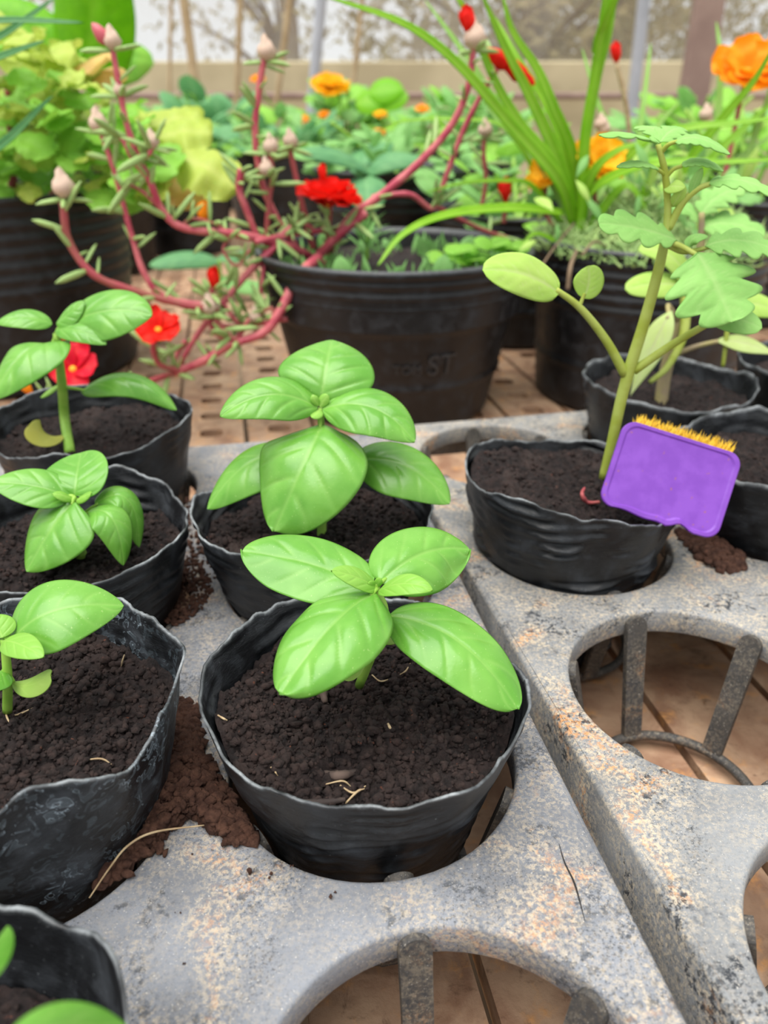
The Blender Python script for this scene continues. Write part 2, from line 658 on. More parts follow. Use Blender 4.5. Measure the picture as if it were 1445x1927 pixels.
def post(name, label, px0, px1, Y, wpx, mat, group=None, shape='tube', ztop=2.6, cat='post'):
    a = P(*px0, Y)
    b = P(*px1, Y)
    d = (b - a) / (b.z - a.z)
    lo = a + d * (FLOORZ - a.z)
    hi = a + d * (ztop - a.z)
    r = wpx * pxm(a) / 2
    if shape == 'tube':
        v, f = tube([lo, lo.lerp(hi, .5), hi], [r, r, r * .96], 12, n=10, knob=.03)
        o = mk(name, v, f, MAT[mat], loc=lo)
    else:
        v, f = box((lo + hi) / 2, (2 * r, 1.3 * r, (hi - lo).length), Vector((1, 0, 0)), Vector((0, 1, 0)), (hi - lo).normalized(), bev=r * .2)
        o = mk(name, v, f, MAT[mat], loc=lo, smooth=False)
    return tag(o, label, cat, group)


post('steel_post', 'slim grey steel greenhouse post behind the grass clump', (1212, 0), (1190, 200), 4.2, 24, 'steel')
post('wooden_post', 'thick brown greenhouse post behind the tomato seedling', (1335, 0), (1297, 220), 3.6, 54, 'brownpost', shape='box')
post('steel_post', 'slim grey steel post behind the orange marigold', (604, 0), (588, 190), 4.4, 22, 'steel')
for (a, b, Y, w, lab) in (((452, 0), (446, 190), 3.4, 12, 'thin bamboo cane standing left of the tall moss rose shoot'),
                          ((545, 0), (522, 180), 3.4, 12, 'thin leaning bamboo cane right of the tall moss rose shoot'),
                          ((346, 0), (378, 235), 3.15, 18, 'pale leaning bamboo cane beside the lime green plant'),
                          ((682, 0), (660, 200), 3.8, 10, 'thin bamboo cane right of the orange marigold'),
                          ((322, 0), (318, 220), 3.3, 7, 'very thin pale cane just right of the lime green plant')):
    post('bamboo_cane', lab, a, b, Y, w, 'bamboo', 'bamboo canes at the back', cat='cane', ztop=1.5)

# trees outside the net
rnd = random.Random(5)
TREES = [(-4.9, 9.5, 'leftmost of the brown trees beyond the net'),
         (-1.3, 11.5, 'brown leafy tree beyond the net behind the bamboo canes'),
         (1.3, 8.6, 'broad brown tree beyond the net behind the long grass blades'),
         (3.2, 12.2, 'dense brown tree beyond the net left of the brown post'),
         (5.0, 8.6, 'rightmost brown tree beyond the net')]
for ti, (x, y, lab) in enumerate(TREES):
    t = thing('tree', lab, 'tree', (x, y, FLOORZ), 'trees beyond the net')
    mb = Mb()
    mb.add(tube([(x, y, FLOORZ), (x + .1, y, 1), (x - .05, y + .1, 2.6)], [.16, .12, .06], 8))
    for k in range(9):
        a = rnd.uniform(0, 6.28)
        z0 = rnd.uniform(.2, 2)
        mb.add(tube([(x, y, z0), (x + .6 * math.cos(a), y + .6 * math.sin(a), z0 + .5), (x + 1.2 * math.cos(a), y + 1.2 * math.sin(a), z0 + .8)], [.05, .03, .012], 6))
    mk('trunk', mb.v, mb.f, MAT['bark'], t)
    n = [900, 700, 5200, 6500, 5200][ti]
    cv, cf = [], []
    for k in range(n):
        while True:
            q = Vector((rnd.uniform(-1, 1), rnd.uniform(-1, 1), rnd.uniform(-1, 1)))
            if q.length < 1: break
        p = Vector((x, y, 1.25)) + Vector((q.x * 1.75, q.y * 1.3, q.z * 1.5))
        s = rnd.uniform(.04, .085)
        dx = Vector((rnd.uniform(-1, 1), rnd.uniform(-1, 1), rnd.uniform(-1, 1))).normalized()
        dy = dx.orthogonal().normalized()
        k0 = len(cv)
        cv += [p - dx * s, p + dy * s * .45, p + dx * s, p - dy * s * .45]
        cf.append((k0, k0 + 1, k0 + 2, k0 + 3))
    tag(mk('crown', cv, cf, MAT['treeleaf'], t, cols=[(0, 0, 0, 1)] * len(cv)), kind='stuff')

# ================================================================== BENCH
AZ = R(11.0)
bd = Vector((-math.sin(AZ), math.cos(AZ), 0))      # along the planks, away from the camera
bc = Vector((math.cos(AZ), math.sin(AZ), 0))       # across
bench = thing('plant_bench', 'mud-stained slatted bench of tan perforated planks under the trays', 'bench', (0.1, 0.9, FLOORZ))
PW, PL = .061, .044
orig = PZ(452, 700, BZ)
A0, A1 = -26, 47
pv, pf = [], []
ph, hw_, hl = PW / 2 - .002, .0105, .0085
th = .012
xs = (-ph, -hw_, hw_, ph)
rp = random.Random(2)
proto = []
for variant in range(3):
    pv, pf, idx = [], [], {}

    def vid(x, y, z):
        k = (round(x, 5), round(y, 5), z)
        if k not in idx:
            idx[k] = len(pv)
            pv.append((x, y, z))
        return idx[k]
    for a in range(A0, A1):
        y0 = a * PL
        near = y0 < -.18
        hole = (rp.random() < .30) if near else True
        k = .75 if near else 1
        ys = (y0 - PL / 2, y0 - hl * k, y0 + hl * k, y0 + PL / 2)
        if not hole:
            pf.append((vid(xs[0], ys[0], 0), vid(xs[3], ys[0], 0), vid(xs[3], ys[3], 0), vid(xs[0], ys[3], 0)))
            continue
        N = 16
        ring = []
        for q in range(N):
            an = 2 * math.pi * q / N
            cx_, sx_ = math.cos(an), math.sin(an)
            ring.append((math.copysign(abs(cx_) ** .6, cx_) * hw_ * (k if near else 1), y0 + math.copysign(abs(sx_) ** .6, sx_) * hl * k))
        outer = []
        for q in range(N):
            an = 2 * math.pi * q / N
            m = max(abs(math.cos(an)), abs(math.sin(an)))
            outer.append((math.cos(an) / m * ph, y0 + math.sin(an) / m * PL / 2))
        for q in range(N):
            r = (q + 1) % N
            pf.append((vid(*ring[q], 0), vid(*outer[q], 0), vid(*outer[r], 0), vid(*ring[r], 0)))
            pf.append((vid(*ring[r], 0), vid(*ring[r], -th), vid(*ring[q], -th), vid(*ring[q], 0)))
    ya, yb = A0 * PL - PL / 2, (A1 - 1) * PL + PL / 2
    for sx in (-ph, ph):
        q = [(sx, ya, 0), (sx, yb, 0), (sx, yb, -th), (sx, ya, -th)]
        pf.append(tuple(vid(*w_) for w_ in (q if sx < 0 else q[::-1])))
    for sy in (ya, yb):
        pf.append(tuple(vid(*w_) for w_ in [(-ph, sy, 0), (ph, sy, 0), (ph, sy, -th), (-ph, sy, -th)]))
    proto.append(mesh('plank', pv, pf, MAT['plank'], smooth=False))
for b in range(-22, 28):
    p = orig + bc * ((b + .5) * PW)
    m = Matrix((bc, bd, Vector((0, 0, 1)))).transposed().to_4x4()
    inst('plank', proto[b % 3], Matrix.Translation(p) @ m, bench)
for a in (A0 * PL + .05, .4, A1 * PL - .1):
    c = orig + bd * a + bc * (2.5 * PW)
    v, f = box(c - Vector((0, 0, th + .025)), (50 * PW, .045, .05), bc, bd, bev=.003)
    mk('cross_beam', v, f, MAT['brownpost'], bench, smooth=False)
    for s in (-20, 25):
        c2 = orig + bd * a + bc * (s * PW)
        z1 = BZ - th - .05
        v, f = box((c2.x, c2.y, (FLOORZ + z1) / 2), (.045, .045, z1 - FLOORZ), bc, bd, bev=.003)
        mk('leg', v, f, MAT['brownpost'], bench, smooth=False)

# ================================================================== TRAYS
SPC = .113
HR = .0485


def make_tray(name, label, h0, az, cols, rows, mat, baskets):
    ex = Vector((math.cos(az), math.sin(az), 0))
    ey = Vector((-math.sin(az), math.cos(az), 0))
    h0 = Vector((h0[0], h0[1], 0))
    root = thing(name, label, 'tray', h0 + Vector((0, 0, BZ)))
    m = .0585
    c0, c1, r0, r1 = cols[0], cols[-1], rows[0], rows[-1]
    X0, X1, Y0, Y1 = c0 * SPC - m, c1 * SPC + m, r0 * SPC - m, r1 * SPC + m
    cr = .014
    V, F, idx = [], [], {}

    def vid(x, y, z):
        k = (round(x, 5), round(y, 5), round(z, 5))
        if k not in idx:
            idx[k] = len(V)
            V.append((x, y, z))
        return idx[k]

    def rnd_corner(x, y):
        qx = min(max(x, X0 + cr), X1 - cr)
        qy = min(max(y, Y0 + cr), Y1 - cr)
        dx, dy = x - qx, y - qy
        l = math.hypot(dx, dy)
        if l > cr: return qx + dx / l * cr, qy + dy / l * cr
        return x, y
    N = 64
    for c in cols:
        for r in rows:
            cx, cy = c * SPC, r * SPC
            xl = X0 - cx if c == c0 else -SPC / 2
            xr = X1 - cx if c == c1 else SPC / 2
            yl = Y0 - cy if r == r0 else -SPC / 2
            yr = Y1 - cy if r == r1 else SPC / 2
            out = []
            for k in range(N):
                a = 2 * math.pi * k / N
                q = max(abs(math.cos(a)), abs(math.sin(a)))
                x, y = math.cos(a) / q, math.sin(a) / q
                x = x * (xr if x > 0 else -xl)
                y = y * (yr if y > 0 else -yl)
                out.append(rnd_corner(cx + x, cy + y))
            prof = [(HR + .0016, 0), (HR + .0006, -.0003), (HR, -.0014), (HR - .0002, -.0105), (HR + .0002, -.0113), (HR + .0022, -.0113), (HR + .0022, -.003)]
            rings = [[vid(cx + rr * math.cos(2 * math.pi * k / N), cy + rr * math.sin(2 * math.pi * k / N), z) for k in range(N)] for rr, z in prof]
            mid = []
            for k in range(N):
                a = 2 * math.pi * k / N
                mx, my = (cx + prof[0][0] * math.cos(a) + out[k][0]) / 2, (cy + prof[0][0] * math.sin(a) + out[k][1]) / 2
                mid.append(vid(mx, my, .00001))
            oi = [vid(x, y, 0) for x, y in out]
            for k in range(N):
                j = (k + 1) % N
                F.append((oi[k], oi[j], mid[j], mid[k]))
                F.append((mid[k], mid[j], rings[0][j], rings[0][k]))
                for i in range(len(prof) - 1):
                    F.append((rings[i][k], rings[i][j], rings[i + 1][j], rings[i + 1][k]))
    # outer skirt
    pts = []
    n = 10
    for (cx, cy, a0) in ((X1 - cr, Y1 - cr, 0), (X0 + cr, Y1 - cr, 90), (X0 + cr, Y0 + cr, 180), (X1 - cr, Y0 + cr, 270)):
        for k in range(n + 1):
            a = R(a0 + 90 * k / n)
            pts.append((cx, cy, math.cos(a), math.sin(a)))
    sk = [(0, 0), (.0009, -.0003), (.0017, -.0011), (.002, -.0022), (.0034, -.024), (.0062, -.0246), (.0064, -.0262), (.0044, -.0266), (.0012, -.006)]
    rg = []
    for off, z in sk:
        rg.append([vid(cx + (cr + off) * nx_, cy + (cr + off) * ny_, z) if off or z else vid(*rnd_corner(cx + cr * nx_, cy + cr * ny_), 0) for (cx, cy, nx_, ny_) in pts])
    L = len(pts)
    for i in range(len(sk) - 1):
        for k in range(L):
            j = (k + 1) % L
            F.append((rg[i][j], rg[i][k], rg[i + 1][k], rg[i + 1][j]))
    # gentle unevenness
    A = np.array(V)
    A[:, 2] += .00025 * fbm(np.stack([A[:, 0] * 30, A[:, 1] * 30, A[:, 0] * 0], 1), 3)
    Wd = np.array(h0)[None, :] + A[:, :1] * np.array(ex) + A[:, 1:2] * np.array(ey) + np.stack([A[:, 0] * 0, A[:, 0] * 0, A[:, 2]], 1)
    F2 = [tuple(dict.fromkeys(f)) for f in F]
    F2 = [f for f in F2 if len(f) > 2]
    top = mk('top_panel', Wd, F2, MAT[mat], root, smooth=True)
    md = top.modifiers.new('split', 'EDGE_SPLIT')
    md.split_angle = R(50)
    # baskets
    for (c, r) in baskets:
        hc = h0 + ex * (c * SPC) + ey * (r * SPC)
        bz = -.0595
        V2, F3 = [], []
        Nn, Ms = 48, 8
        for k in range(Nn):
            a = 2 * math.pi * k / Nn
            d = Vector((math.cos(a), math.sin(a), 0))
            for q in range(Ms):
                b = 2 * math.pi * q / Ms
                V2.append(hc + d * (.0345 + .0022 * math.cos(b)) + Vector((0, 0, bz + .0022 * math.sin(b))))
        for k in range(Nn):
            for q in range(Ms):
                F3.append((k * Ms + q, ((k + 1) % Nn) * Ms + q, ((k + 1) % Nn) * Ms + (q + 1) % Ms, k * Ms + (q + 1) % Ms))
        bk = mk('basket', V2, F3, MAT['basket'], root)
        for k in range(6):
            a = az + R(90 + 60 * k)
            d = Vector((math.cos(a), math.sin(a), 0))
            tn = Vector((-d.y, d.x, 0))
            p0 = hc + d * .0478 + Vector((0, 0, -.0012))
            p1 = hc + d * .0345 + Vector((0, 0, bz - .001))
            ax = (p1 - p0)
            Ln = ax.length
            ax.normalize()
            nn = ax.cross(tn).normalized()
            # rounded-top flat bar
            outl = []
            hwb = .0046
            for q in range(9):
                b = math.pi * q / 8
                outl.append((-math.cos(b) * hwb, hwb - math.sin(b) * hwb))
            outl += [(hwb * .9, Ln), (-hwb * .9, Ln)]
            V3, F4 = [], []
            for (off, ins) in ((-.0019, 0), (.0013, 0), (.0019, .12)):
                for (x, y) in outl:
                    V3.append(p0 + tn * (x * (1 - ins)) + ax * (y + (hwb * .12 if ins and y < hwb else 0)) + nn * off)
            n_ = len(outl)
            for i in range(2):
                for q in range(n_):
                    w_ = (q + 1) % n_
                    F4.append((i * n_ + q, i * n_ + w_, (i + 1) * n_ + w_, (i + 1) * n_ + q))
            F4.append(tuple(range(n_ - 1, -1, -1)))
            F4.append(tuple(2 * n_ + q for q in range(n_)))
            mk('bar', V3, F4, MAT['basket'], bk, smooth=False)
    return root, h0, ex, ey


AZL, AZR = R(10.7), R(12.5)
TL = make_tray('planting_tray', 'grey dusty planting tray holding the basil pots', (-.004, .194), AZL, range(-2, 1), range(-1, 3), 'tray',
               [(0, -1), (0, 0), (0, 1), (0, 2), (-1, -1), (-1, 0), (-1, 1), (-1, 2)])
TR = make_tray('planting_tray', 'clay-dusted planting tray holding the tomato pots on the right', (.1205, .2296), AZR, range(0, 3), range(-1, 3), 'tray2',
               [(0, -1), (0, 0), (0, 1), (0, 2), (1, 0), (1, 1), (1, 2), (2, 2)])
crk = [PZ(1052, 1588, .0001), PZ(1062, 1622, .0001), PZ(1080, 1660, .0001), PZ(1092, 1700, .0001), PZ(1100, 1732, .0001)]
stem('crack', TL[0], crk, [.00008, .00022, .0003, .0002, .00006], 'crack', 6)


def hole(tr, c, r):
    return tr[1] + tr[2] * (c * SPC) + tr[3] * (r * SPC)


# ================================================================== FILM POTS WITH SOIL
def rocks(n, pts, smin, smax, seed, flat=.85):
    """n jittered low-poly crumbs at pts (array n x 3)"""
    rs = np.random.RandomState(seed)
    t = (1 + 5 ** .5) / 2
    b = np.array([(-1, t, 0), (1, t, 0), (-1, -t, 0), (1, -t, 0), (0, -1, t), (0, 1, t), (0, -1, -t), (0, 1, -t), (t, 0, -1), (t, 0, 1), (-t, 0, -1), (-t, 0, 1)]) / 1.9
    f = np.array([(0, 11, 5), (0, 5, 1), (0, 1, 7), (0, 7, 10), (0, 10, 11), (1, 5, 9), (5, 11, 4), (11, 10, 2), (10, 7, 6), (7, 1, 8), (3, 9, 4), (3, 4, 2), (3, 2, 6), (3, 6, 8), (3, 8, 9), (4, 9, 5), (2, 4, 11), (6, 2, 10), (8, 6, 7), (9, 8, 1)])
    s = smin + (smax - smin) * rs.rand(n) ** 2.2
    v = b[None] * (1 + .20 * rs.randn(n, 12, 1)) * s[:, None, None] * np.clip(1 + .25 * rs.randn(n, 1, 3), .5, 1.6)
    v[:, :, 2] *= flat
    v += np.asarray(pts)[:, None, :]
    F = f[None] + (np.arange(n) * 12)[:, None, None]
    return v.reshape(-1, 3), F.reshape(-1, 3)


def film_pot(root, c, zr, rr, rt, seed, soil_z, bumps=(), radb=(), mat='pot', nth=220, nz=100, crumbs=400, soil_slope=(0, 0), soil_res=(70, 220), ring=.0005, rough_rim=.0012, pits=()):
    th = np.linspace(0, 2 * np.pi, nth, endpoint=False)

    def per(fr, sd):
        return vnoise(np.stack([np.cos(th) * fr + 9, np.sin(th) * fr + 9, th * 0 + sd], 1), sd)
    rim = zr + .0024 * per(1.6, seed) + rough_rim * per(7, seed + 1) + .0004 * per(22, seed + 2) + .0002 * per(60, seed + 3)
    for (a, amp, wd) in bumps:
        d = (th - R(a) + np.pi) % (2 * np.pi) - np.pi
        rim = rim + amp * np.exp(-(d / R(wd)) ** 2)
    rad = .0018 * per(1.8, seed + 5) + .0012 * per(5, seed + 6)
    for (a, amp, wd) in radb:
        d = (th - R(a) + np.pi) % (2 * np.pi) - np.pi
        rad = rad + amp * np.exp(-(d / R(wd)) ** 2)
    zb, rb = -.0575, .0295
    s = np.linspace(0, 1, nz + 1)
    V, cols = [], []
    sh = .0009
    # outer wall bottom to rim, then inner wall rim to bottom
    for side in (0, 1):
        ss = s if side == 0 else s[::-1]
        for q in ss:
            z = zb + (rim - zb) * q
            up_ = np.clip(z / zr, 0, 1)
            r = np.where(z < 0, rb + (rt - rb) * (z - zb) / (0 - zb), rt + (rr - rt) * np.clip(z / zr, 0, 1.4) ** .85)
            r = r + rad * up_ ** 1.2
            nn = vnoise(np.stack([np.cos(th) * 2 + 4, np.sin(th) * 2 + 4, z * 30], 1), seed + 8)
            nn2 = vnoise(np.stack([np.cos(th) * 4 + 4, np.sin(th) * 4 + 4, z * 90], 1), seed + 10)
            r = r + ring * np.sin(z * 2 * np.pi / .0058 + 5 * nn + 1.5 * nn2) * np.clip(.25 + 1.3 * nn2, 0, 1) * np.clip((rim - z) / .006, 0.1, 1)
            r = r + .0007 * vnoise(np.stack([np.cos(th) * 5 + 4, np.sin(th) * 5 + 4, z * 120], 1), seed + 9)
            if side == 1: r = r - sh
            V.append(np.stack([c.x + r * np.cos(th), c.y + r * np.sin(th), z], 1))
            e = np.clip(1 - (rim - z) / .0011, 0, 1) * np.clip(.5 + .6 * per(9, seed + 12), 0, 1)
            cols.append(np.stack([e, e * 0 + q, e * 0, e * 0 + 1], 1))
    V = np.concatenate(V)
    cols = np.concatenate(cols)
    m = 2 * (nz + 1)
    k = np.arange(m * nth).reshape(m, nth)
    k2 = np.roll(k, -1, 1)
    F = np.stack([k[:-1], k2[:-1], k2[1:], k[1:]], -1).reshape(-1, 4).tolist()
    F.append(list(range(nth - 1, -1, -1)))
    mk('film_pot', V, F, MAT[mat], root, True, cols)
    # soil surface
    nr, na = soil_res
    rs = np.linspace(0, 1, nr + 1)[1:]
    ta = np.linspace(0, 2 * np.pi, na, endpoint=False)
    rad_s = np.interp(ta, np.append(th, 2 * np.pi), np.append(rad, rad[0]))
    r_in = rt + (rr - rt) * np.clip(soil_z / zr, 0, 1) ** .85 + rad_s * np.clip(soil_z / zr, 0, 1) ** 1.2 - .0018

    def hgt(x, y):
        p = np.stack([x, y, x * 0 + seed], 1)
        h = .0040 * vnoise(p * 42, seed + 20) + .0026 * vnoise(p * 130, seed + 21) - .0030 * np.abs(vnoise(p * 330, seed + 22)) + .0012 * vnoise(p * 800, seed + 23)
        h = h + soil_slope[0] * (x - c.x) + soil_slope[1] * (y - c.y)
        for (px_, py_, dp, wr) in pits:
            h = h - dp * np.exp(-(((x - px_) ** 2 + (y - py_) ** 2) / wr ** 2))
        return soil_z + h * .8
    x = c.x + (rs[:, None] * r_in[None]) * np.cos(ta)[None]
    y = c.y + (rs[:, None] * r_in[None]) * np.sin(ta)[None]
    z = hgt(x.ravel(), y.ravel())
    SV = np.concatenate([np.array([[c.x, c.y, soil_z]]), np.stack([x.ravel(), y.ravel(), z], 1)])
    k = np.arange(nr * na).reshape(nr, na) + 1
    k2 = np.roll(k, -1, 1)
    SF = np.stack([k[:-1], k[1:], k2[1:], k2[:-1]], -1).reshape(-1, 4).tolist()
    SF += [[0, int(k[0, i]), int(k2[0, i])] for i in range(na)]
    soil = mk('soil', SV, SF, MAT['soil'], root)
    if crumbs:
        r_ = np.random.RandomState(seed + 3)
        rho = np.sqrt(r_.rand(crumbs)) * .95
        an = r_.rand(crumbs) * 2 * np.pi
        ri = np.interp(an, np.append(ta, 2 * np.pi), np.append(r_in, r_in[0]))
        cx, cy = c.x + rho * ri * np.cos(an), c.y + rho * ri * np.sin(an)
        cz = hgt(cx, cy) + .0003
        v, f = rocks(crumbs, np.stack([cx, cy, cz], 1), .0004, .0017, seed)
        tag(mk('soil_crumbs', v, f, MAT['crumb'], soil, smooth=True), kind='stuff')
    return soil, hgt


def litter(soil, hgt, items, mat='straw'):
    """thin dry fibres lying on the soil: (px, py) chains"""
    for (chain, r, m) in items:
        pts = []
        for (px, py, up_) in chain:
            p = PZ(px, py, .025)
            for _ in range(3):
                zz = float(hgt(np.array([p.x]), np.array([p.y]))[0])
                p = PZ(px, py, zz + up_)
            pts.append(p)
        stem('fibre' if r < .0008 else 'twig', soil, pts, [r * .7, r, r * .5], m, 6, knob=.15)


# ------------------------------------------------------------------ main basil
def potted(name, label, cat, c, group=None):
    return thing(name, label, cat, Vector((c.x, c.y, -.0595)), group)


GB = 'potted basil seedlings'
c = Vector((-.006, .196, 0))
A_0 = potted('potted_basil', 'large sharp basil seedling in the torn black film pot at the centre front', 'potted plant', c, GB)
pit = PZ(622, 1440, .022)
soil, hg = film_pot(A_0, c, .030, .052, .0435, 11, .0205, bumps=((-58, .004, 13), (-150, -.002, 20), (150, .003, 20), (-20, .002, 10)),
                    radb=((-58, .0025, 12), (165, .0015, 15), (-145, .0012, 20), (35, -.0015, 20)), nth=420, nz=120, crumbs=3600, soil_slope=(0, -.03), soil_res=(120, 380), pits=((pit.x, pit.y, .007, .0022), (c.x, c.y, .003, .018)), ring=.0007)
litter(soil, hg, [([(522, 1508, .001), (575, 1514, .0012), (650, 1505, .001)], .0015, 'twig'),
                  ([(610, 1457, .0006), (640, 1460, .0012), (672, 1452, .0005)], .0016, 'twig'),
                  ([(640, 1478, .001), (665, 1492, .002), (690, 1478, .0007)], .00035, 'straw'),
                  ([(650, 1512, .001), (672, 1490, .003), (686, 1484, .001)], .0004, 'straw'),
                  ([(612, 1476, .001), (645, 1470, .002), (662, 1482, .001)], .0003, 'straw'),
                  ([(508, 1442, .0005), (518, 1452, .001), (524, 1460, .0005)], .0004, 'straw'),
                  ([(752, 1270, .0008), (764, 1262, .003), (772, 1248, .001)], .0003, 'straw'),
                  ([(410, 1346, .0006), (420, 1352, .001), (428, 1356, .0004)], .0004, 'straw'),
                  ([(730, 1362, .0006), (733, 1368, .001), (736, 1374, .0004)], .0005, 'straw'),
                  ([(600, 1310, .001), (606, 1300, .003), (612, 1322, .001)], .0018, 'twig'),
                  ([(700, 1270, .0008), (716, 1282, .002), (738, 1276, .0008)], .0003, 'straw')])
SR = dict(curl=.30, quilt=.05, nvein=4, nu=90, nv=36)
base = PZ(676, 1290, .019)
node1, node2 = P(722, 1168, .197), P(708, 1112, .198)
st = stem('stem', A_0, [base, node1, node2, node2 + Vector((0, 0, .003))], [.0016, .0015, .0013, .0007], 'basil_stem', 12)


def L(par, Bq, Mq, Tq, hw, mat='basil', up=(0, -.3, 1), pet=None, **kw):
    k = dict(SR)
    k.update(kw)
    k['quilt'] *= .62
    B_, M_, T_ = P(*Bq), P(*Mq), P(*Tq)
    if pet is not None:
        pm = (pet + B_) / 2 + Vector((0, 0, .0008))
        stem('petiole', par, [pet, pm, B_ + (M_ - B_) * .12], [.0011, .0009, .0006], 'basil_stem', 8)
    return leaf('leaf', par, B_, M_, T_, hw, mat, up, **k)


L(st, (698, 1104, .200), (580, 1060, .206), (455, 1036, .209), 74, up=(.15, -.42, 1), pet=node2, quilt=.05, curl=.22, wave=.10, seed=2, prof='wide')
L(st, (716, 1096, .201), (800, 1040, .213), (884, 1034, .222), 74, prof='wide', wave=.1, up=(.25, -.55, 1), pet=node2, quilt=.09, curl=.35, seed=4)
L(st, (706, 1115, .196), (622, 1178, .179), (528, 1306, .163), 98, up=(-.22, -.3, 1), quilt=.10, curl=.34, pet=node2, seed=6, wave=.12, prof='wide')
L(st, (732, 1160, .196), (858, 1204, .186), (974, 1334, .172), 80, up=(.22, -.35, 1), pet=node1, quilt=.06, curl=.26, wave=.10, seed=8, prof='wide')
L(st, (712, 1108, .198), (672, 1086, .194), (624, 1074, .191), 24, 'basil_young', up=(0, -.5, 1), quilt=.1, curl=.1, nvein=4, pet=None, prof='ovate')
L(st, (712, 1112, .1965), (760, 1098, .19), (814, 1110, .187), 26, 'basil_young', up=(.1, -.5, 1), quilt=.1, curl=.1, nvein=4)
L(st, (708, 1108, .198), (712, 1096, .197), (718, 1088, .197), 8, 'basil_young', up=(0, -1, .6), quilt=.05, nvein=3, nu=14, nv=8)
L(st, (706, 1106, .198), (700, 1100, .196), (692, 1098, .195), 7, 'basil_young', up=(0, -1, .6), quilt=.05, nvein=3, nu=14, nv=8)
L(st, (690, 1232, .192), (668, 1250, .188), (640, 1272, .185), 22, 'cotyledon', up=(0, -.5, 1), prof='cot', quilt=.01, nvein=2, curl=.15)
L(st, (712, 1210, .198), (728, 1205, .2), (742, 1202, .203), 12, 'cotyledon', up=(0, -.2, 1), prof='cot', quilt=.01, nvein=2, curl=.15)

# ------------------------------------------------------------------ basil behind it
c = Vector((-.030, .305, 0))
A_1 = potted('potted_basil', 'tallest centre basil with broad stacked leaves, in pot behind the front one', 'potted plant', c, GB)
soil, hg = film_pot(A_1, c, .039, .0525, .0435, 23, .026, bumps=((180, .002, 15), (-100, .002, 25)), radb=((-160, .001, 15),), crumbs=1300, soil_slope=(0, -.02), nz=100, ring=.0009)
base = PZ(605, 1012, .025)
n1, n2 = P(607, 870, .304), P(603, 768, .304)
st = stem('stem', A_1, [base, P(607, 945, .303), n1, n2], [.0021, .002, .0018, .0014], 'basil_stem', 12)
L(st, (604, 754, .306), (614, 690, .314), (624, 640, .334), 92, up=(0, -.85, .75), pet=None, prof='wide', quilt=.07, curl=.18)
L(st, (598, 768, .303), (508, 742, .297), (414, 784, .290), 56, up=(-.1, -.6, 1), quilt=.11, curl=.2, fold=.0, serr=.05)
L(st, (606, 770, .303), (700, 766, .296), (780, 832, .288), 62, up=(.15, -.55, 1), quilt=.11, curl=.25, serr=.05)
L(st, (606, 800, .302), (572, 868, .282), (516, 1000, .270), 112, up=(-.1, -.42, 1), pet=n2, prof='wide', quilt=.07, curl=.30, wave=.06, seed=3)
L(st, (560, 855, .306), (468, 872, .300), (390, 958, .293), 62, up=(-.4, -.5, 1), pet=n1, quilt=.04, curl=.35)
L(st, (662, 866, .305), (762, 876, .300), (846, 948, .292), 66, up=(.25, -.55, 1), pet=n1, quilt=.05, curl=.3)
L(st, (602, 770, .303), (596, 778, .300), (586, 786, .297), 12, 'basil_young', up=(0, -.8, 1), quilt=.05, nvein=3, nu=14, nv=8)
L(st, (602, 766, .303), (610, 752, .303), (618, 744, .303), 11, 'basil_young', up=(0, -1, .6), quilt=.05, nvein=3, nu=14, nv=8)
L(st, (600, 764, .303), (592, 752, .302), (588, 742, .303), 8, 'basil_young', up=(0, -1, .6), quilt=.05, nvein=3, nu=14, nv=8)
L(st, (606, 962, .302), (624, 952, .298), (645, 948, .295), 15, 'cotyledon', up=(0, -.4, 1), prof='cot', quilt=.01, nvein=2, curl=.2)

# ------------------------------------------------------------------ left column
c = hole(TL, -1, 0) + Vector((.001, .003, 0))
B_0 = potted('potted_basil', 'basil with one big leaf in the water-stained pot at left', 'potted plant', c, GB)
soil, hg = film_pot(B_0, c, .0415, .0515, .0435, 31, .029, mat='pot_stained', bumps=((-55, .005, 30), (-25, -.006, 12), (5, -.004, 14), (60, .003, 20), (-75, -.002, 8)),
                    radb=((-60, -.0035, 13), (-85, .002, 14), (-30, .002, 12), (25, .0022, 10), (48, -.0025, 10), (75, .0015, 12)), nth=420, nz=110, crumbs=3000, soil_res=(110, 340), ring=.00015)
litter(soil, hg, [([(0, 1345, .0006), (30, 1346, .001), (66, 1330, .0006)], .00035, 'straw'), ([(10, 1340, .0006), (14, 1352, .001), (18, 1360, .0006)], .00035, 'straw'),
                  ([(228, 1255, .001), (230, 1245, .004), (234, 1232, .006)], .0003, 'straw'), ([(150, 1432, .0004), (190, 1428, .001), (212, 1440, .0004)], .0003, 'straw')])
base = PZ(14, 1338, .029)
n1, n2 = P(14, 1272, .182), P(8, 1202, .183)
st = stem('stem', B_0, [base, n1, n2], [.0015, .0014, .0012], 'basil_stem', 12)
L(st, (22, 1206, .184), (104, 1148, .188), (233, 1140, .196), 78, up=(.05, -.5, 1), pet=n2, quilt=.04, curl=.2, nvein=4)
L(st, (6, 1206, .182), (36, 1212, .175), (82, 1236, .170), 28, 'basil_young', up=(.15, -.5, 1), quilt=.06, nvein=4, curl=.15)
L(st, (4, 1200, .182), (-4, 1180, .184), (-20, 1160, .186), 30, 'basil_young', up=(0, -.6, 1), quilt=.06, nvein=4)
L(st, (22, 1282, .182), (52, 1290, .179), (95, 1270, .177), 24, 'cotyledon', up=(0, -.5, 1), prof='cot', quilt=.01, nvein=2, pet=n1)
L(st, (6, 1262, .182), (-14, 1272, .178), (-50, 1300, .172), 36, up=(0, -.5, 1), pet=n1)

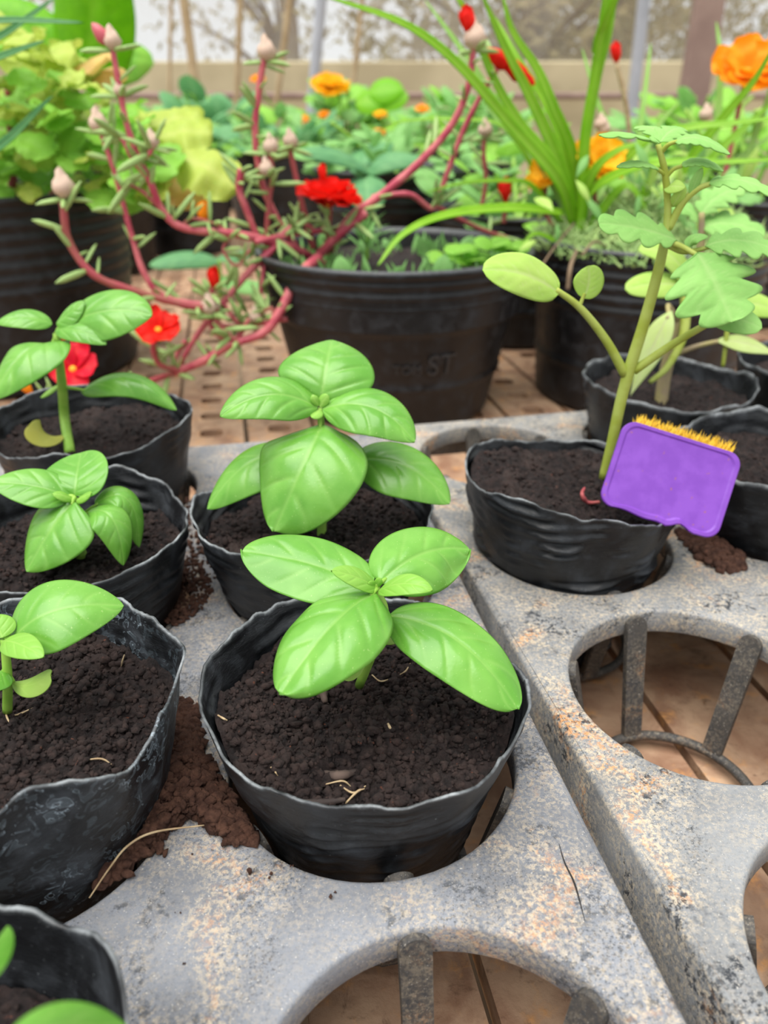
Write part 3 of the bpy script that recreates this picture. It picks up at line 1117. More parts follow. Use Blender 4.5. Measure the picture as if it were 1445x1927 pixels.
c = hole(TL, -1, 1) + Vector((0, 0, 0))
B_1 = potted('potted_basil', 'low basil with a cupped leaf, in the second pot of the left column', 'potted plant', c, GB)
soil, hg = film_pot(B_1, c, .040, .0525, .0435, 43, .0255, bumps=((20, -.003, 15), (100, .003, 30), (-70, .001, 20)), radb=((55, .002, 12), (35, -.001, 10)), crumbs=1500, ring=.0009)
base = PZ(152, 1050, .026)
n1, n2 = P(150, 985, .283), P(140, 938, .283)
st = stem('stem', B_1, [base, n1, n2], [.0019, .0018, .0014], 'basil_stem', 12)
L(st, (140, 932, .284), (144, 895, .290), (152, 852, .306), 62, up=(0, -.8, .8), prof='wide', quilt=.07, curl=-.15)
L(st, (140, 944, .281), (98, 992, .272), (50, 1076, .262), 80, up=(-.15, -.45, 1), pet=n2, quilt=.07, curl=.28)
L(st, (132, 936, .283), (64, 914, .281), (-18, 908, .28), 44, up=(-.1, -.5, 1), pet=n2, quilt=.09, curl=.1)
L(st, (166, 962, .280), (212, 978, .273), (232, 1064, .268), 38, up=(.5, -.5, 1), pet=n1, quilt=.06, curl=.35)
L(st, (178, 948, .285), (240, 940, .287), (262, 1030, .284), 36, up=(.7, -.3, 1), pet=n1, quilt=.06, curl=.35)
L(st, (138, 940, .282), (118, 932, .279), (98, 930, .277), 12, 'basil_young', up=(0, -.6, 1), nvein=3, nu=14, nv=8)
L(st, (142, 942, .282), (158, 934, .279), (172, 928, .277), 12, 'basil_young', up=(0, -.6, 1), nvein=3, nu=14, nv=8)
L(st, (150, 1010, .282), (152, 1032, .279), (158, 1046, .277), 8, 'cotyledon', up=(0, -.6, 1), prof='cot', nvein=2, quilt=.01)

c = hole(TL, -1, 2) + Vector((-.002, 0, 0))
B_2 = potted('potted_basil', 'leggy basil with a drooping rolled leaf, in the rearmost left pot', 'potted plant', c, GB)
soil, hg = film_pot(B_2, c, .047, .0535, .0435, 57, .033, bumps=((-60, -.004, 20), (-120, -.004, 30), (0, .002, 20)), crumbs=300, ring=.0005)
base = PZ(132, 852, .034)
n1, n2 = P(117, 728, .392), P(106, 628, .39)
st = stem('stem', B_2, [base, P(122, 790, .394), n1, n2], [.0027, .0026, .0026, .0018], 'basil_stem', 12)
L(st, (118, 612, .39), (206, 584, .386), (286, 594, .384), 56, up=(.1, -.75, .8), pet=n2, quilt=.07, curl=.25)
L(st, (98, 610, .39), (46, 596, .386), (-8, 608, .384), 26, up=(-.1, -.6, 1), quilt=.08, curl=.2)
L(st, (104, 622, .388), (150, 622, .382), (200, 648, .378), 24, up=(.1, -.7, .8), quilt=.09, curl=.2, serr=.05)
L(st, (106, 608, .391), (128, 590, .39), (158, 566, .392), 26, up=(0, -.6, 1), quilt=.09)
L(st, (100, 652, .388), (50, 660, .372), (-20, 752, .358), 68, up=(-.3, -.6, .8), pet=n2, quilt=.07, curl=.3)
L(st, (152, 738, .392), (242, 708, .388), (332, 772, .382), 34, up=(.1, -.35, 1), pet=n1, quilt=.05, curl=.7)
L(st, (120, 818, .385), (90, 820, .372), (54, 800, .366), 24, 'cot_yellow', up=(0, -.7, .8), prof='cot', nvein=2, quilt=.01)
L(st, (110, 726, .392), (92, 735, .394), (76, 748, .396), 10, 'basil_young', up=(0, -.5, 1), nvein=3, nu=14, nv=8)

c = hole(TL, -1, -1)
B_3 = potted('potted_basil', 'cropped basil pot at the bottom left corner of the picture', 'potted plant', c, GB)
soil, hg = film_pot(B_3, c, .037, .052, .0435, 71, .016, bumps=((40, .002, 12), (60, -.002, 9), (20, -.002, 12)), radb=((35, -.0015, 10), (55, .0015, 8)), crumbs=500, soil_res=(70, 220), nth=300)
base = Vector((c.x - .004, c.y + .002, .014))
n2 = base + Vector((-.004, .002, .034))
st = stem('stem', B_3, [base, (base + n2) / 2 + Vector((.0006, 0, 0)), n2], [.0021, .0019, .0015], 'basil_stem', 12)
L(st, (-60, 1850, .071), (-14, 1800, .078), (14, 1742, .089), 30, up=(.2, -.5, 1), pet=n2, quilt=.04)
L(st, (10, 1985, .060), (130, 1926, .068), (262, 1965, .072), 40, up=(.15, -.4, 1), pet=n2, quilt=.04)

# ================================================================== TOMATO SEEDLINGS
c = Vector((.0915, .338, 0))
T_1 = potted('potted_tomato', 'tall tomato seedling in the folded pot behind the purple plate', 'potted plant', c, 'potted tomato seedlings')
soil, hg = film_pot(T_1, c, .039, .0525, .0435, 83, .031, bumps=((-125, .006, 25), (-15, -.018, 30), (90, -.004, 40), (-60, -.004, 14)),
                    radb=((-40, -.004, 12), (-62, .002, 12), (-20, .002, 10)), crumbs=600, ring=.0020, soil_slope=(-.12, .02), nz=130)
litter(soil, hg, [([(1128, 945, .001), (1105, 945, .004), (1095, 930, .006), (1100, 918, .004)], .0011, 'stem_brown')])
Yt = .336
sp = [P(1136, 900, .334), P(1152, 830, .335), P(1168, 755, Yt), P(1186, 690, Yt), P(1214, 600, Yt), P(1243, 490, Yt), P(1256, 410, Yt), P(1252, 330, Yt), P(1238, 272, Yt)]
st = stem('stem', T_1, sp, [.0025, .0025, .0026, .0027, .0025, .0022, .0015, .0014, .0011], 'tomato_stem' if 'tomato_stem' in MAT else 'basil_stem', 14)
MAT['tomato_stem'] = plain('tomato_stem', (150, 164, 62), (166, 180, 90), .55, 90)
MAT['tomato_stem_low'] = plain('tomato_lower_stem', (150, 134, 108), (160, 150, 100), .6, 90)
st.data.materials[0] = MAT['tomato_stem']


def tl(par, Bq, Mq, Tq, hw, mat='tomato', prof='lobed', up=(0, -.4, 1), **kw):
    k = dict(nu=60, nv=16, quilt=.04, nvein=6, curl=.12, lobelag=.25 if prof == 'lobed' else 0, thick=.0004)
    k.update(kw)
    return leaf('leaflet', par, P(*Bq), P(*Mq), P(*Tq), hw, mat, up, prof=prof, **k)


def br(par, chain, r0, r1, name='petiole', mat='tomato_stem'):
    return stem(name, par, [P(*q) for q in chain], [r0, (r0 + r1) / 2, r1], mat, 10)


br(st, [(1176, 705, Yt), (1140, 640, .335), (1092, 580, .333), (1046, 545, .331)], .0022, .0012)
br(st, [(1090, 578, .333), (1096, 562, .333), (1100, 552, .333)], .0009, .0007)
br(st, [(1192, 698, Yt), (1270, 645, .333), (1348, 600, .328)], .0021, .0014)
tl(st, (1052, 552, .331), (986, 516, .326), (908, 508, .322), 42, 'tomato_low', 'wide', up=(0, -.9, .6), nu=30, curl=.1, wave=.08)
tl(st, (1098, 562, .333), (1108, 530, .333), (1106, 500, .334), 29, 'tomato_low', 'round', up=(0, -1, .4), nu=24, curl=.06)
tl(st, (1330, 590, .328), (1382, 598, .322), (1434, 618, .318), 30, 'tomato', 'round', up=(.2, -.8, .6), nu=24)
br(st, [(1250, 455, Yt), (1278, 462, .333), (1314, 482, .328)], .0014, .0010)
tl(st, (1312, 476, .328), (1344, 530, .318), (1378, 606, .308), 100, up=(.1, -.9, .7), quilt=.03, wave=.05, lobelag=.15)
tl(st, (1274, 452, .334), (1204, 430, .328), (1126, 420, .323), 40, up=(-.1, -.8, .8), fold=.1)
br(st, [(1258, 462, Yt), (1290, 474, .335), (1345, 462, .333)], .0013, .0009)
tl(st, (1326, 464, .333), (1392, 452, .329), (1470, 474, .325), 44, up=(.1, -.6, 1))
tl(st, (1296, 466, .334), (1306, 448, .334), (1332, 444, .334), 14, prof='round', nu=24)
br(st, [(1258, 430, Yt), (1284, 382, .334), (1312, 356, .332), (1336, 346, .331)], .0017, .0010)
tl(st, (1330, 346, .331), (1390, 338, .327), (1462, 366, .322), 34, up=(.1, -.4, 1))
tl(st, (1300, 368, .332), (1310, 340, .331), (1322, 316, .33), 10, prof='ovate', up=(0, -1, .5), nu=24)
tl(st, (1254, 352, Yt), (1268, 350, .332), (1290, 352, .33), 14, 'tomato_low', prof='ovate', up=(0, -1, .5), nu=24)
tl(st, (1264, 390, Yt), (1276, 372, .333), (1290, 350, .332), 12, 'tomato_low', prof='ovate', up=(0, -1, .5), nu=24)
tl(st, (1234, 270, Yt), (1188, 252, .328), (1130, 255, .322), 32, up=(-.1, -.2, 1))
tl(st, (1240, 270, Yt), (1232, 244, .346), (1196, 238, .356), 26, up=(0, -.3, 1))
tl(st, (1242, 268, Yt), (1262, 246, .344), (1284, 240, .352), 30, up=(.1, -.3, 1))
br(st, [(1246, 284, Yt), (1258, 272, .334), (1274, 266, .333)], .0010, .0007)
tl(st, (1268, 268, .333), (1316, 260, .33), (1374, 290, .327), 26, up=(.1, -.4, 1), prof='tooth')
br(st, [(1252, 330, Yt), (1242, 322, .334), (1234, 316, .333)], .0008, .0006)
tl(st, (1240, 318, .333), (1206, 306, .329), (1160, 314, .325), 17, up=(-.1, -.4, 1), prof='tooth')
br(st, [(1254, 332, Yt), (1268, 318, .335), (1284, 312, .334)], .0009, .0007)
tl(st, (1280, 312, .334), (1320, 302, .332), (1362, 322, .33), 19, up=(.1, -.4, 1), prof='tooth')

c = hole(TR, 1, 2)
T_2 = potted('potted_tomato', 'blurred tomato seedling with hanging pale leaves in the pot behind', 'potted plant', c, 'potted tomato seedlings')
soil, hg = film_pot(T_2, c, .041, .0535, .0435, 91, .030, bumps=((-160, .003, 20), (0, .002, 20)), crumbs=200, ring=.0009, nth=160, nz=36, soil_res=(40, 120))
Yt = .474
st = stem('stem', T_2, [P(1242, 768, .47), P(1252, 700, Yt), P(1272, 630, Yt), P(1300, 545, Yt), P(1318, 470, Yt), P(1320, 400, Yt)], [.0042, .004, .0036, .003, .0024, .0016], 'tomato_stem_low', 12)
br(st, [(1280, 610, Yt), (1258, 575, .468), (1258, 590, .46), (1256, 600, .455)], .0016, .0012, mat='tomato_stem_low')
tl(st, (1264, 584, .458), (1234, 640, .452), (1186, 745, .45), 26, 'tomato_pale', 'lance', up=(-.6, -.7, .3), nu=24)
br(st, [(1290, 560, Yt), (1286, 630, .465), (1256, 690, .458), (1222, 720, .455)], .0034, .0014)
br(st, [(1268, 668, Yt), (1310, 652, .47), (1352, 642, .465)], .0018, .0014, mat='tomato_stem_low')
tl(st, (1345, 642, .466), (1398, 645, .462), (1462, 668, .458), 20, 'tomato_pale', 'lance', up=(0, -.6, .8), nu=24)
tl(st, (1288, 540, Yt), (1236, 534, .47), (1176, 545, .465), 28, 'tomato_low', 'wide', up=(0, -.8, .7), nu=24)
tl(st, (1300, 540, Yt), (1260, 480, .476), (1200, 470, .48), 24, 'tomato_low', 'wide', up=(0, -.7, .7), nu=24)
br(st, [(1308, 510, Yt), (1370, 560, .47), (1366, 640, .465), (1360, 690, .464)], .002, .0012)
tl(st, (1390, 580, .47), (1420, 572, .468), (1470, 590, .466), 26, 'tomato_low', 'wide', up=(0, -.8, .7), nu=24)
br(st, [(1308, 520, Yt), (1350, 560, .472), (1400, 580, .47)], .0018, .0010)
tl(st, (1318, 430, Yt), (1370, 420, .47), (1440, 440, .465), 40, 'tomato', up=(0, -.6, .8))
tl(st, (1320, 405, Yt), (1350, 370, .478), (1400, 352, .48), 34, 'tomato', up=(0, -.5, .8))
tl(st, (1318, 420, Yt), (1290, 390, .478), (1262, 388, .48), 20, 'tomato', up=(0, -.5, .8))

c = hole(TR, 1, 1)
T_3 = potted('potted_soil', 'soil-filled black film pot partly hidden right of the purple plate', 'pot', c, 'film pots without visible plants')
film_pot(T_3, c, .041, .0535, .0435, 101, .030, bumps=((170, -.001, 20), (-150, -.003, 20)), crumbs=400, ring=.001, nth=200, nz=40)
c = hole(TR, 2, 2)
T_4 = potted('potted_soil', 'black film pot cropped by the right edge behind the tomato leaves', 'pot', c, 'film pots without visible plants')
film_pot(T_4, c, .045, .0535, .0435, 111, .030, crumbs=200, ring=.001, nth=160, nz=36, soil_res=(40, 120))

# ================================================================== PURPLE PLATE
bl, brr, tlc, trc = P(1106, 938, .306), P(1326, 1008, .294), P(1194, 796, .322), P(1418, 868, .310)
o_ = (bl + brr + tlc + trc) / 4
ex = ((brr - bl) + (trc - tlc)) / 2
ey = ((tlc - bl) + (trc - brr)) / 2
wx, wy = ex.length, ey.length
exn = ex.normalized()
eyn = (ey - exn * ey.dot(exn)).normalized()
ezn = exn.cross(eyn)
pl = thing('purple_plate', 'purple plastic plate with frayed yellow bristles leaning on the tomato pot', 'plate', bl.lerp(brr, .5))
out2 = []
rc = .006
for (cx, cy, a0, k) in ((wx / 2 - rc, wy / 2 - rc, 0, 8), (-wx / 2 + rc, wy / 2 - rc, 90, 8), (-wx / 2 + rc, -wy / 2 + rc, 180, 8)):
    for q in range(k + 1):
        a = R(a0 + 90 * q / k)
        out2.append((cx + rc * math.cos(a), cy + rc * math.sin(a)))
for q in range(1, 20):                              # chipped, wavy lower edge
    t_ = q / 20
    x = -wx / 2 + rc + t_ * (wx - 2 * rc)
    y = -wy / 2 + .0005 * math.sin(t_ * 13)
    y += .0022 * math.exp(-((t_ - .76) / .09) ** 2) - .0012 * math.exp(-((t_ - .60) / .07) ** 2)
    out2.append((x, y))
for q in range(9):
    a = R(270 + 90 * q / 8)
    out2.append((wx / 2 - rc + rc * math.cos(a), -wy / 2 + rc + rc * math.sin(a)))
V, F = [], []
n_ = len(out2)
for (off, ins) in ((-.0013, .0005), (-.0009, 0), (.0009, 0), (.0013, .0005), (.0013, .0022), (.0007, .0032)):
    for (x, y) in out2:
        l = math.hypot(x, y)
        V.append(o_ + exn * (x * (1 - ins / l)) + eyn * (y * (1 - ins / l)) + ezn * off)
for i in range(5):
    for q in range(n_):
        w_ = (q + 1) % n_
        F.append((i * n_ + q, i * n_ + w_, (i + 1) * n_ + w_, (i + 1) * n_ + q))
F.append(tuple(range(n_ - 1, -1, -1)))
F.append(tuple(5 * n_ + q for q in range(n_)))
plo = mk('plate_body', V, F, MAT['purple'], pl, smooth=False)
rb_ = random.Random(8)
mb = Mb()
for q in range(700):
    x = -wx / 2 + wx * (.12 + .80 * rb_.random())
    if abs(x / wx - .04) < .025 and rb_.random() < .7: continue
    y = wy / 2 - .0010
    z = -.001 - .007 * rb_.random()
    b0 = o_ + exn * x + eyn * y + ezn * z
    d = (eyn + exn * rb_.uniform(-.5, .5) + ezn * rb_.uniform(-.5, .5)).normalized()
    ln = rb_.uniform(.0035, .0075)
    s = d.orthogonal().normalized() * .0006
    s2 = d.cross(s).normalized() * .0006
    k = len(mb.v)
    mb.v += [tuple(b0 + s - d * .002), tuple(b0 - s * .5 + s2 - d * .002), tuple(b0 - s * .5 - s2 - d * .002), tuple(b0 + d * ln)]
    mb.f += [(k, k + 1, k + 3), (k + 1, k + 2, k + 3), (k + 2, k, k + 3)]
tag(mk('bristles', mb.v, mb.f, MAT['bristle'], pl, smooth=False), kind='stuff')
v, f = box(o_ - ezn * .005 + eyn * (wy / 2 - .004), (wx * .8, .006, .0072), exn, eyn, ezn, bev=.001)
mk('bristle_block', v, f, MAT['bristle'], pl, smooth=False)

# ================================================================== SPILLED SOIL, CLODS, STRAW
def spill(name, label, poly, n, seed, hmax, smax=.0028):
    rs = random.Random(seed)
    pts = []
    xs_ = [q[0] for q in poly]
    ys_ = [q[1] for q in poly]

    def inside(x, y):
        r = False
        for i in range(len(poly)):
            (x1, y1), (x2, y2) = poly[i], poly[i - 1]
            if (y1 > y) != (y2 > y) and x < (x2 - x1) * (y - y1) / (y2 - y1) + x1: r = not r
        return r
    cx, cy = sum(xs_) / len(xs_), sum(ys_) / len(ys_)
    while len(pts) < n:
        x, y = rs.uniform(min(xs_), max(xs_)), rs.uniform(min(ys_), max(ys_))
        if inside(x, y):
            p = PZ(x, y, 0)
            k = max(0, 1 - math.hypot((x - cx) / (max(xs_) - min(xs_)), (y - cy) / (max(ys_) - min(ys_))) * 2)
            pts.append((p.x, p.y, .0004 + hmax * k * rs.random()))
    v, f = rocks(n, np.array(pts), .0005, smax, seed)
    o = mk(name, v, f, MAT['spill'], loc=(pts[0][0], pts[0][1], 0), smooth=True)
    return tag(o, label, 'soil', kind='stuff')


spill('spilled_soil', 'spilled reddish brown soil between the stained pot and the front basil pot', [(335, 1310), (372, 1330), (378, 1420), (470, 1560), (474, 1590), (420, 1575), (360, 1540), (290, 1590), (235, 1640), (185, 1672), (200, 1640), (290, 1500), (320, 1400)], 3600, 5, .009, .0024)
spill('spilled_soil', 'loose soil scattered on the tray beside the second left pot', [(330, 1060), (375, 1050), (400, 1110), (380, 1150), (330, 1180), (305, 1170), (335, 1120)], 500, 6, .0012, .0013)
spill('spilled_soil', 'dark soil heap on the tray beneath the purple plate', [(1270, 1000), (1330, 1010), (1400, 1050), (1405, 1075), (1350, 1078), (1310, 1050)], 500, 7, .004)
spill('spilled_soil', 'thin soil dusting left of the tall centre basil pot', [(350, 930), (372, 960), (410, 1090), (390, 1100), (350, 1050)], 160, 9, .0008, .0015)
CL = [(212, 1640, .0046, 'largest crumbly clod leaning on the stained pot near the straw'), (262, 1608, .0036, 'second largest clod beside the straw on the grey tray'),
      (300, 1600, .0028, 'rounded clod at the right end of the clod row by the straw'), (284, 1560, .0030, 'clod just under the curved straw end'),
      (440, 1590, .0026, 'clod at the foot of the front basil pot on its left'), (468, 1643, .0016, 'small flat soil crumb on the tray before the front pot'),
      (512, 1648, .0013, 'small soil crumb right of the flat crumb before the front pot'), (546, 1630, .0010, 'tiny soil crumb nearest the front pot wall'),
      (630, 1684, .0014, 'lone dark soil crumb between the front pot and the empty hole'), (362, 1608, .0009, 'tiny reddish crumb on the tray right of the straw'),
      (345, 1815, .0007, 'tiny dark crumb low on the grey tray near the corner pot'), (336, 1718, .0007, 'tiny dark crumb in the middle of the grey tray')]
for i, (px, py, s, lab) in enumerate(CL):
    p = PZ(px, py, 0)
    n = 2 if s < .002 else 22
    rs = np.random.RandomState(i)
    pts = np.array([[p.x, p.y, s * .45]]) + (rs.randn(n, 3) * s * np.array([.5, .35, .12]) if n > 1 else 0)
    pts[:, 2] = np.maximum(pts[:, 2], s * .35)
    v, f = rocks(n, pts, s * .28, s * .6, 40 + i)
    tag(mk('soil_clod', v, f, MAT['spill'], loc=(p.x, p.y, 0), smooth=True), lab, 'clod', 'soil clods on the grey tray')
pts = [PZ(168, 1690, .0015), PZ(205, 1635, .005), PZ(240, 1592, .009), PZ(290, 1566, .009), PZ(384, 1553, .005)]
v, f = tube(pts, [.0002, .0003, .00035, .00035, .0002], 6, n=30)
tag(mk('dry_straw', v, f, MAT['straw'], loc=pts[0]), 'single pale curved straw lying over the spilled soil', 'straw')

# ================================================================== BIG POTS
def big_pot(root, c, r0, r1, z0, z1, ridges, nlow=1, n=96, soil_drop=.02, seed=0, mat='bigpot'):
    prof = [(r0 * .96, z0), (r0, z0 + .004)]
    m = 60
    hgt_ = z1 - z0
    for i in range(1, m):
        z = z0 + .004 + (hgt_ - .010) * i / m
        r = r0 + (r1 - r0) * (z - z0) / hgt_
        for k in range(ridges):
            zz = z1 - .012 - k * hgt_ * .065
            r += .0030 * math.exp(-((z - zz) / .0026) ** 2)
        if nlow: r += .002 * math.exp(-((z - (z0 + hgt_ * .30)) / .003) ** 2)
        prof.append((r, z))
    prof += [(r1 + .002, z1 - .006), (r1 + .0035, z1 - .003), (r1 + .0025, z1), (r1 - .0015, z1), (r1 - .003, z1 - .006), (r1 - .006, z1 - soil_drop - .03)]
    v, f = lathe(prof, n, c.x, c.y, True)
    v = np.array(v)
    a = np.arctan2(v[:, 1] - c.y, v[:, 0] - c.x)
    k = 1 + .012 * np.sin(2 * a + seed) * (v[:, 2] - z0) / hgt_
    v[:, 0] = c.x + (v[:, 0] - c.x) * k
    v[:, 1] = c.y + (v[:, 1] - c.y) * k
    e = np.clip(1 - (z1 - v[:, 2]) / .003, 0, 1) * .25
    o = mk('pot', v, f, MAT[mat], root, True, np.stack([e, e, e, e * 0 + 1], 1))
    # soil
    nr, na = 24, 72
    rs = np.linspace(0, 1, nr + 1)[1:] * (r1 - .006)
    ta = np.linspace(0, 2 * np.pi, na, endpoint=False)
    x = (c.x + rs[:, None] * np.cos(ta)).ravel()
    y = (c.y + rs[:, None] * np.sin(ta)).ravel()
    z = z1 - soil_drop + .006 * fbm(np.stack([x * 40, y * 40, x * 0], 1), seed)
    SV = np.concatenate([[[c.x, c.y, z1 - soil_drop]], np.stack([x, y, z], 1)])
    k = np.arange(nr * na).reshape(nr, na) + 1
    k2 = np.roll(k, -1, 1)
    SF = np.stack([k[:-1], k[1:], k2[1:], k2[:-1]], -1).reshape(-1, 4).tolist() + [[0, int(k[0, i]), int(k2[0, i])] for i in range(na)]
    mk('soil', SV, SF, MAT['soil'], root)
    return o


def rv(r, s=1.0): return Vector((r.uniform(-s, s), r.uniform(-s, s), r.uniform(-s, s)))


# shared meshes
def unit_leaf(name, mat, prof='ovate', hw=.4, bend=.12, curl=.25, nu=12, nv=8, **kw):
    v, f, c = leaf_geo((0, 0, 0), (0, .5, bend), (0, 1, 0), hw, (0, 0, 1), prof, nu=nu, nv=nv, curl=curl, **kw)
    return mesh(name, v, f, MAT[mat], True, c)


def place_leaf(name, me, parent, p, d, up, s):
    """leaf base at p, pointing along d, upper side towards up"""
    d = Vector(d).normalized()
    x = d.cross(Vector(up))
    x = x.normalized() if x.length > 1e-5 else d.orthogonal().normalized()
    z = x.cross(d)
    m = Matrix((x, d, z)).transposed().to_4x4()
    return inst(name, me, Matrix.Translation(p) @ m @ Matrix.Scale(s, 4), parent)


PET = {k: unit_leaf('petal', k, 'petal', .52, .10, -.25, 12, 8, quilt=.02, wave=.35, seed=3) for k in ('petal_red', 'petal_crimson', 'petal_orange', 'petal_yellow')}
v, f = tube([(0, 0, 0), (0, .35, .03), (0, .75, .05), (0, 1, .04)], [.045, .10, .09, .02], 8, n=9, flat=.7)
SUCC = mesh('fleshy_leaf', v, f, MAT['succ'])
v, f = lathe([(.001, -.5), (.25, -.42), (.5, -.2), (.62, .1), (.5, .4), (.3, .6), (.22, .9), (.02, 1.1)], 14)
v = np.array(v)
v *= 1 + .28 * vnoise(v * 3.1 + 7, 5)[:, None]
HUSK = mesh('seed_head', v, f, MAT['husk'])
v, f = lathe([(.02, 0), (.36, .2), (.5, .6), (.44, 1.0), (.3, 1.35), (.1, 1.6), (.01, 1.66)], 12)
v = np.array(v)
v[:, :2] *= 1 + .3 * vnoise(v * 2.7 + 3, 9)[:, None]
bv, bf, bcol = [], [], []
for k in range(5):
    a = k * 1.257
    dv = np.array((math.cos(a), math.sin(a), 0))
    lv, lf_, lc = leaf_geo(dv * .12, dv * .42 + (0, 0, .75), dv * (.12 + .16 * (k % 3)) + (0, 0, 1.5 + .22 * (k % 2)), .42, dv, 'petal', nu=8, nv=6, curl=.7, quilt=.02, wave=.3, seed=k)
    bf += (lf_ + len(bv)).tolist()
    bv += lv.tolist()
    bcol += lc.tolist()
BUD = {k: mesh('bud', bv, bf, MAT[k], cols=bcol) for k in ('petal_red', 'petal_orange')}
BUD['stem_red'] = mesh('bud', v, f, MAT['stem_red'], cols=[(0, 0, 0, 1)] * len(v))
v, f = lathe([(.01, .0), (.3, .02), (.34, .18), (.2, .3), (.01, .34)], 10)
POL = mesh('flower_centre', v, f, MAT['pollen'])


def flower(root, p, up, r, kind, npet=7, layers=2, seed=0, tilt=.25):
    rs = random.Random(seed)
    fr = frame(p, up, s=1)
    # the flower part itself is its centre
    mc = frame(p, up, s=r * .45)
    cen = inst('flower', POL, mc, root)
    zax = Vector(up).normalized()
    for l in range(layers):
        for k in range(npet):
            a = 2 * math.pi * (k + .5 * l) / npet + rs.uniform(-.15, .15)
            d = fr.to_3x3() @ Vector((math.cos(a), math.sin(a), 0))
            dd = (d + zax * (tilt + .35 * l + rs.uniform(-.1, .1))).normalized()
            o = bpy.data.objects.new('petal', PET[kind])
            COL.objects.link(o)
            o.parent = cen
            x = dd.cross(zax).normalized()
            z = x.cross(dd)
            m = Matrix.Translation(p + zax * r * .02 * l) @ Matrix((x, dd, z)).transposed().to_4x4() @ Matrix.Scale(r * (1 - .2 * l) * rs.uniform(.9, 1.08), 4)
            o.matrix_local = mc.inverted() @ m
    return cen


# ------------------------------------------------------------------ centre big pot with moss rose
cP1 = Vector((P(742, 600, .728).x, .728, 0))
MR = thing('potted_moss_rose', 'red flowering moss rose with long crimson stems in big ridged pot at centre', 'potted plant', (cP1.x, cP1.y, BZ))
bp = big_pot(MR, cP1, .089, .121, BZ, .082, 5, seed=1)
# raised, hardly legible moulded letters on the pot wall
def emboss(txt, px, py, size):
    cu = bpy.data.curves.new('letters', 'FONT')
    cu.body = txt
    cu.size = size
    cu.align_x = 'CENTER'
    cu.extrude = .0006
    to = bpy.data.objects.new('letters_tmp', cu)
    COL.objects.link(to)
    dg = bpy.context.evaluated_depsgraph_get()
    me = bpy.data.meshes.new_from_object(to.evaluated_get(dg))
    bpy.data.objects.remove(to, do_unlink=True)
    pc = P(px, py, .628)
    V = []
    for q in me.vertices:
        z = pc.z + q.co.y
        rr_ = .089 + (.121 - .089) * (z - BZ) / (.082 - BZ) + .0005 + q.co.z
        a = math.atan2(-1, 0) + (pc.x - cP1.x + q.co.x) / .11
        V.append((cP1.x + rr_ * math.cos(a), cP1.y + rr_ * math.sin(a), z))
    F = [tuple(p.vertices) for p in me.polygons]
    mk('moulded_lettering', V, F, MAT['bigpot'], MR, smooth=False, cols=[(.12, 0, 0, 1)] * len(V))


emboss('TOM', 768, 704, .012)
emboss('ST', 838, 708, .026)

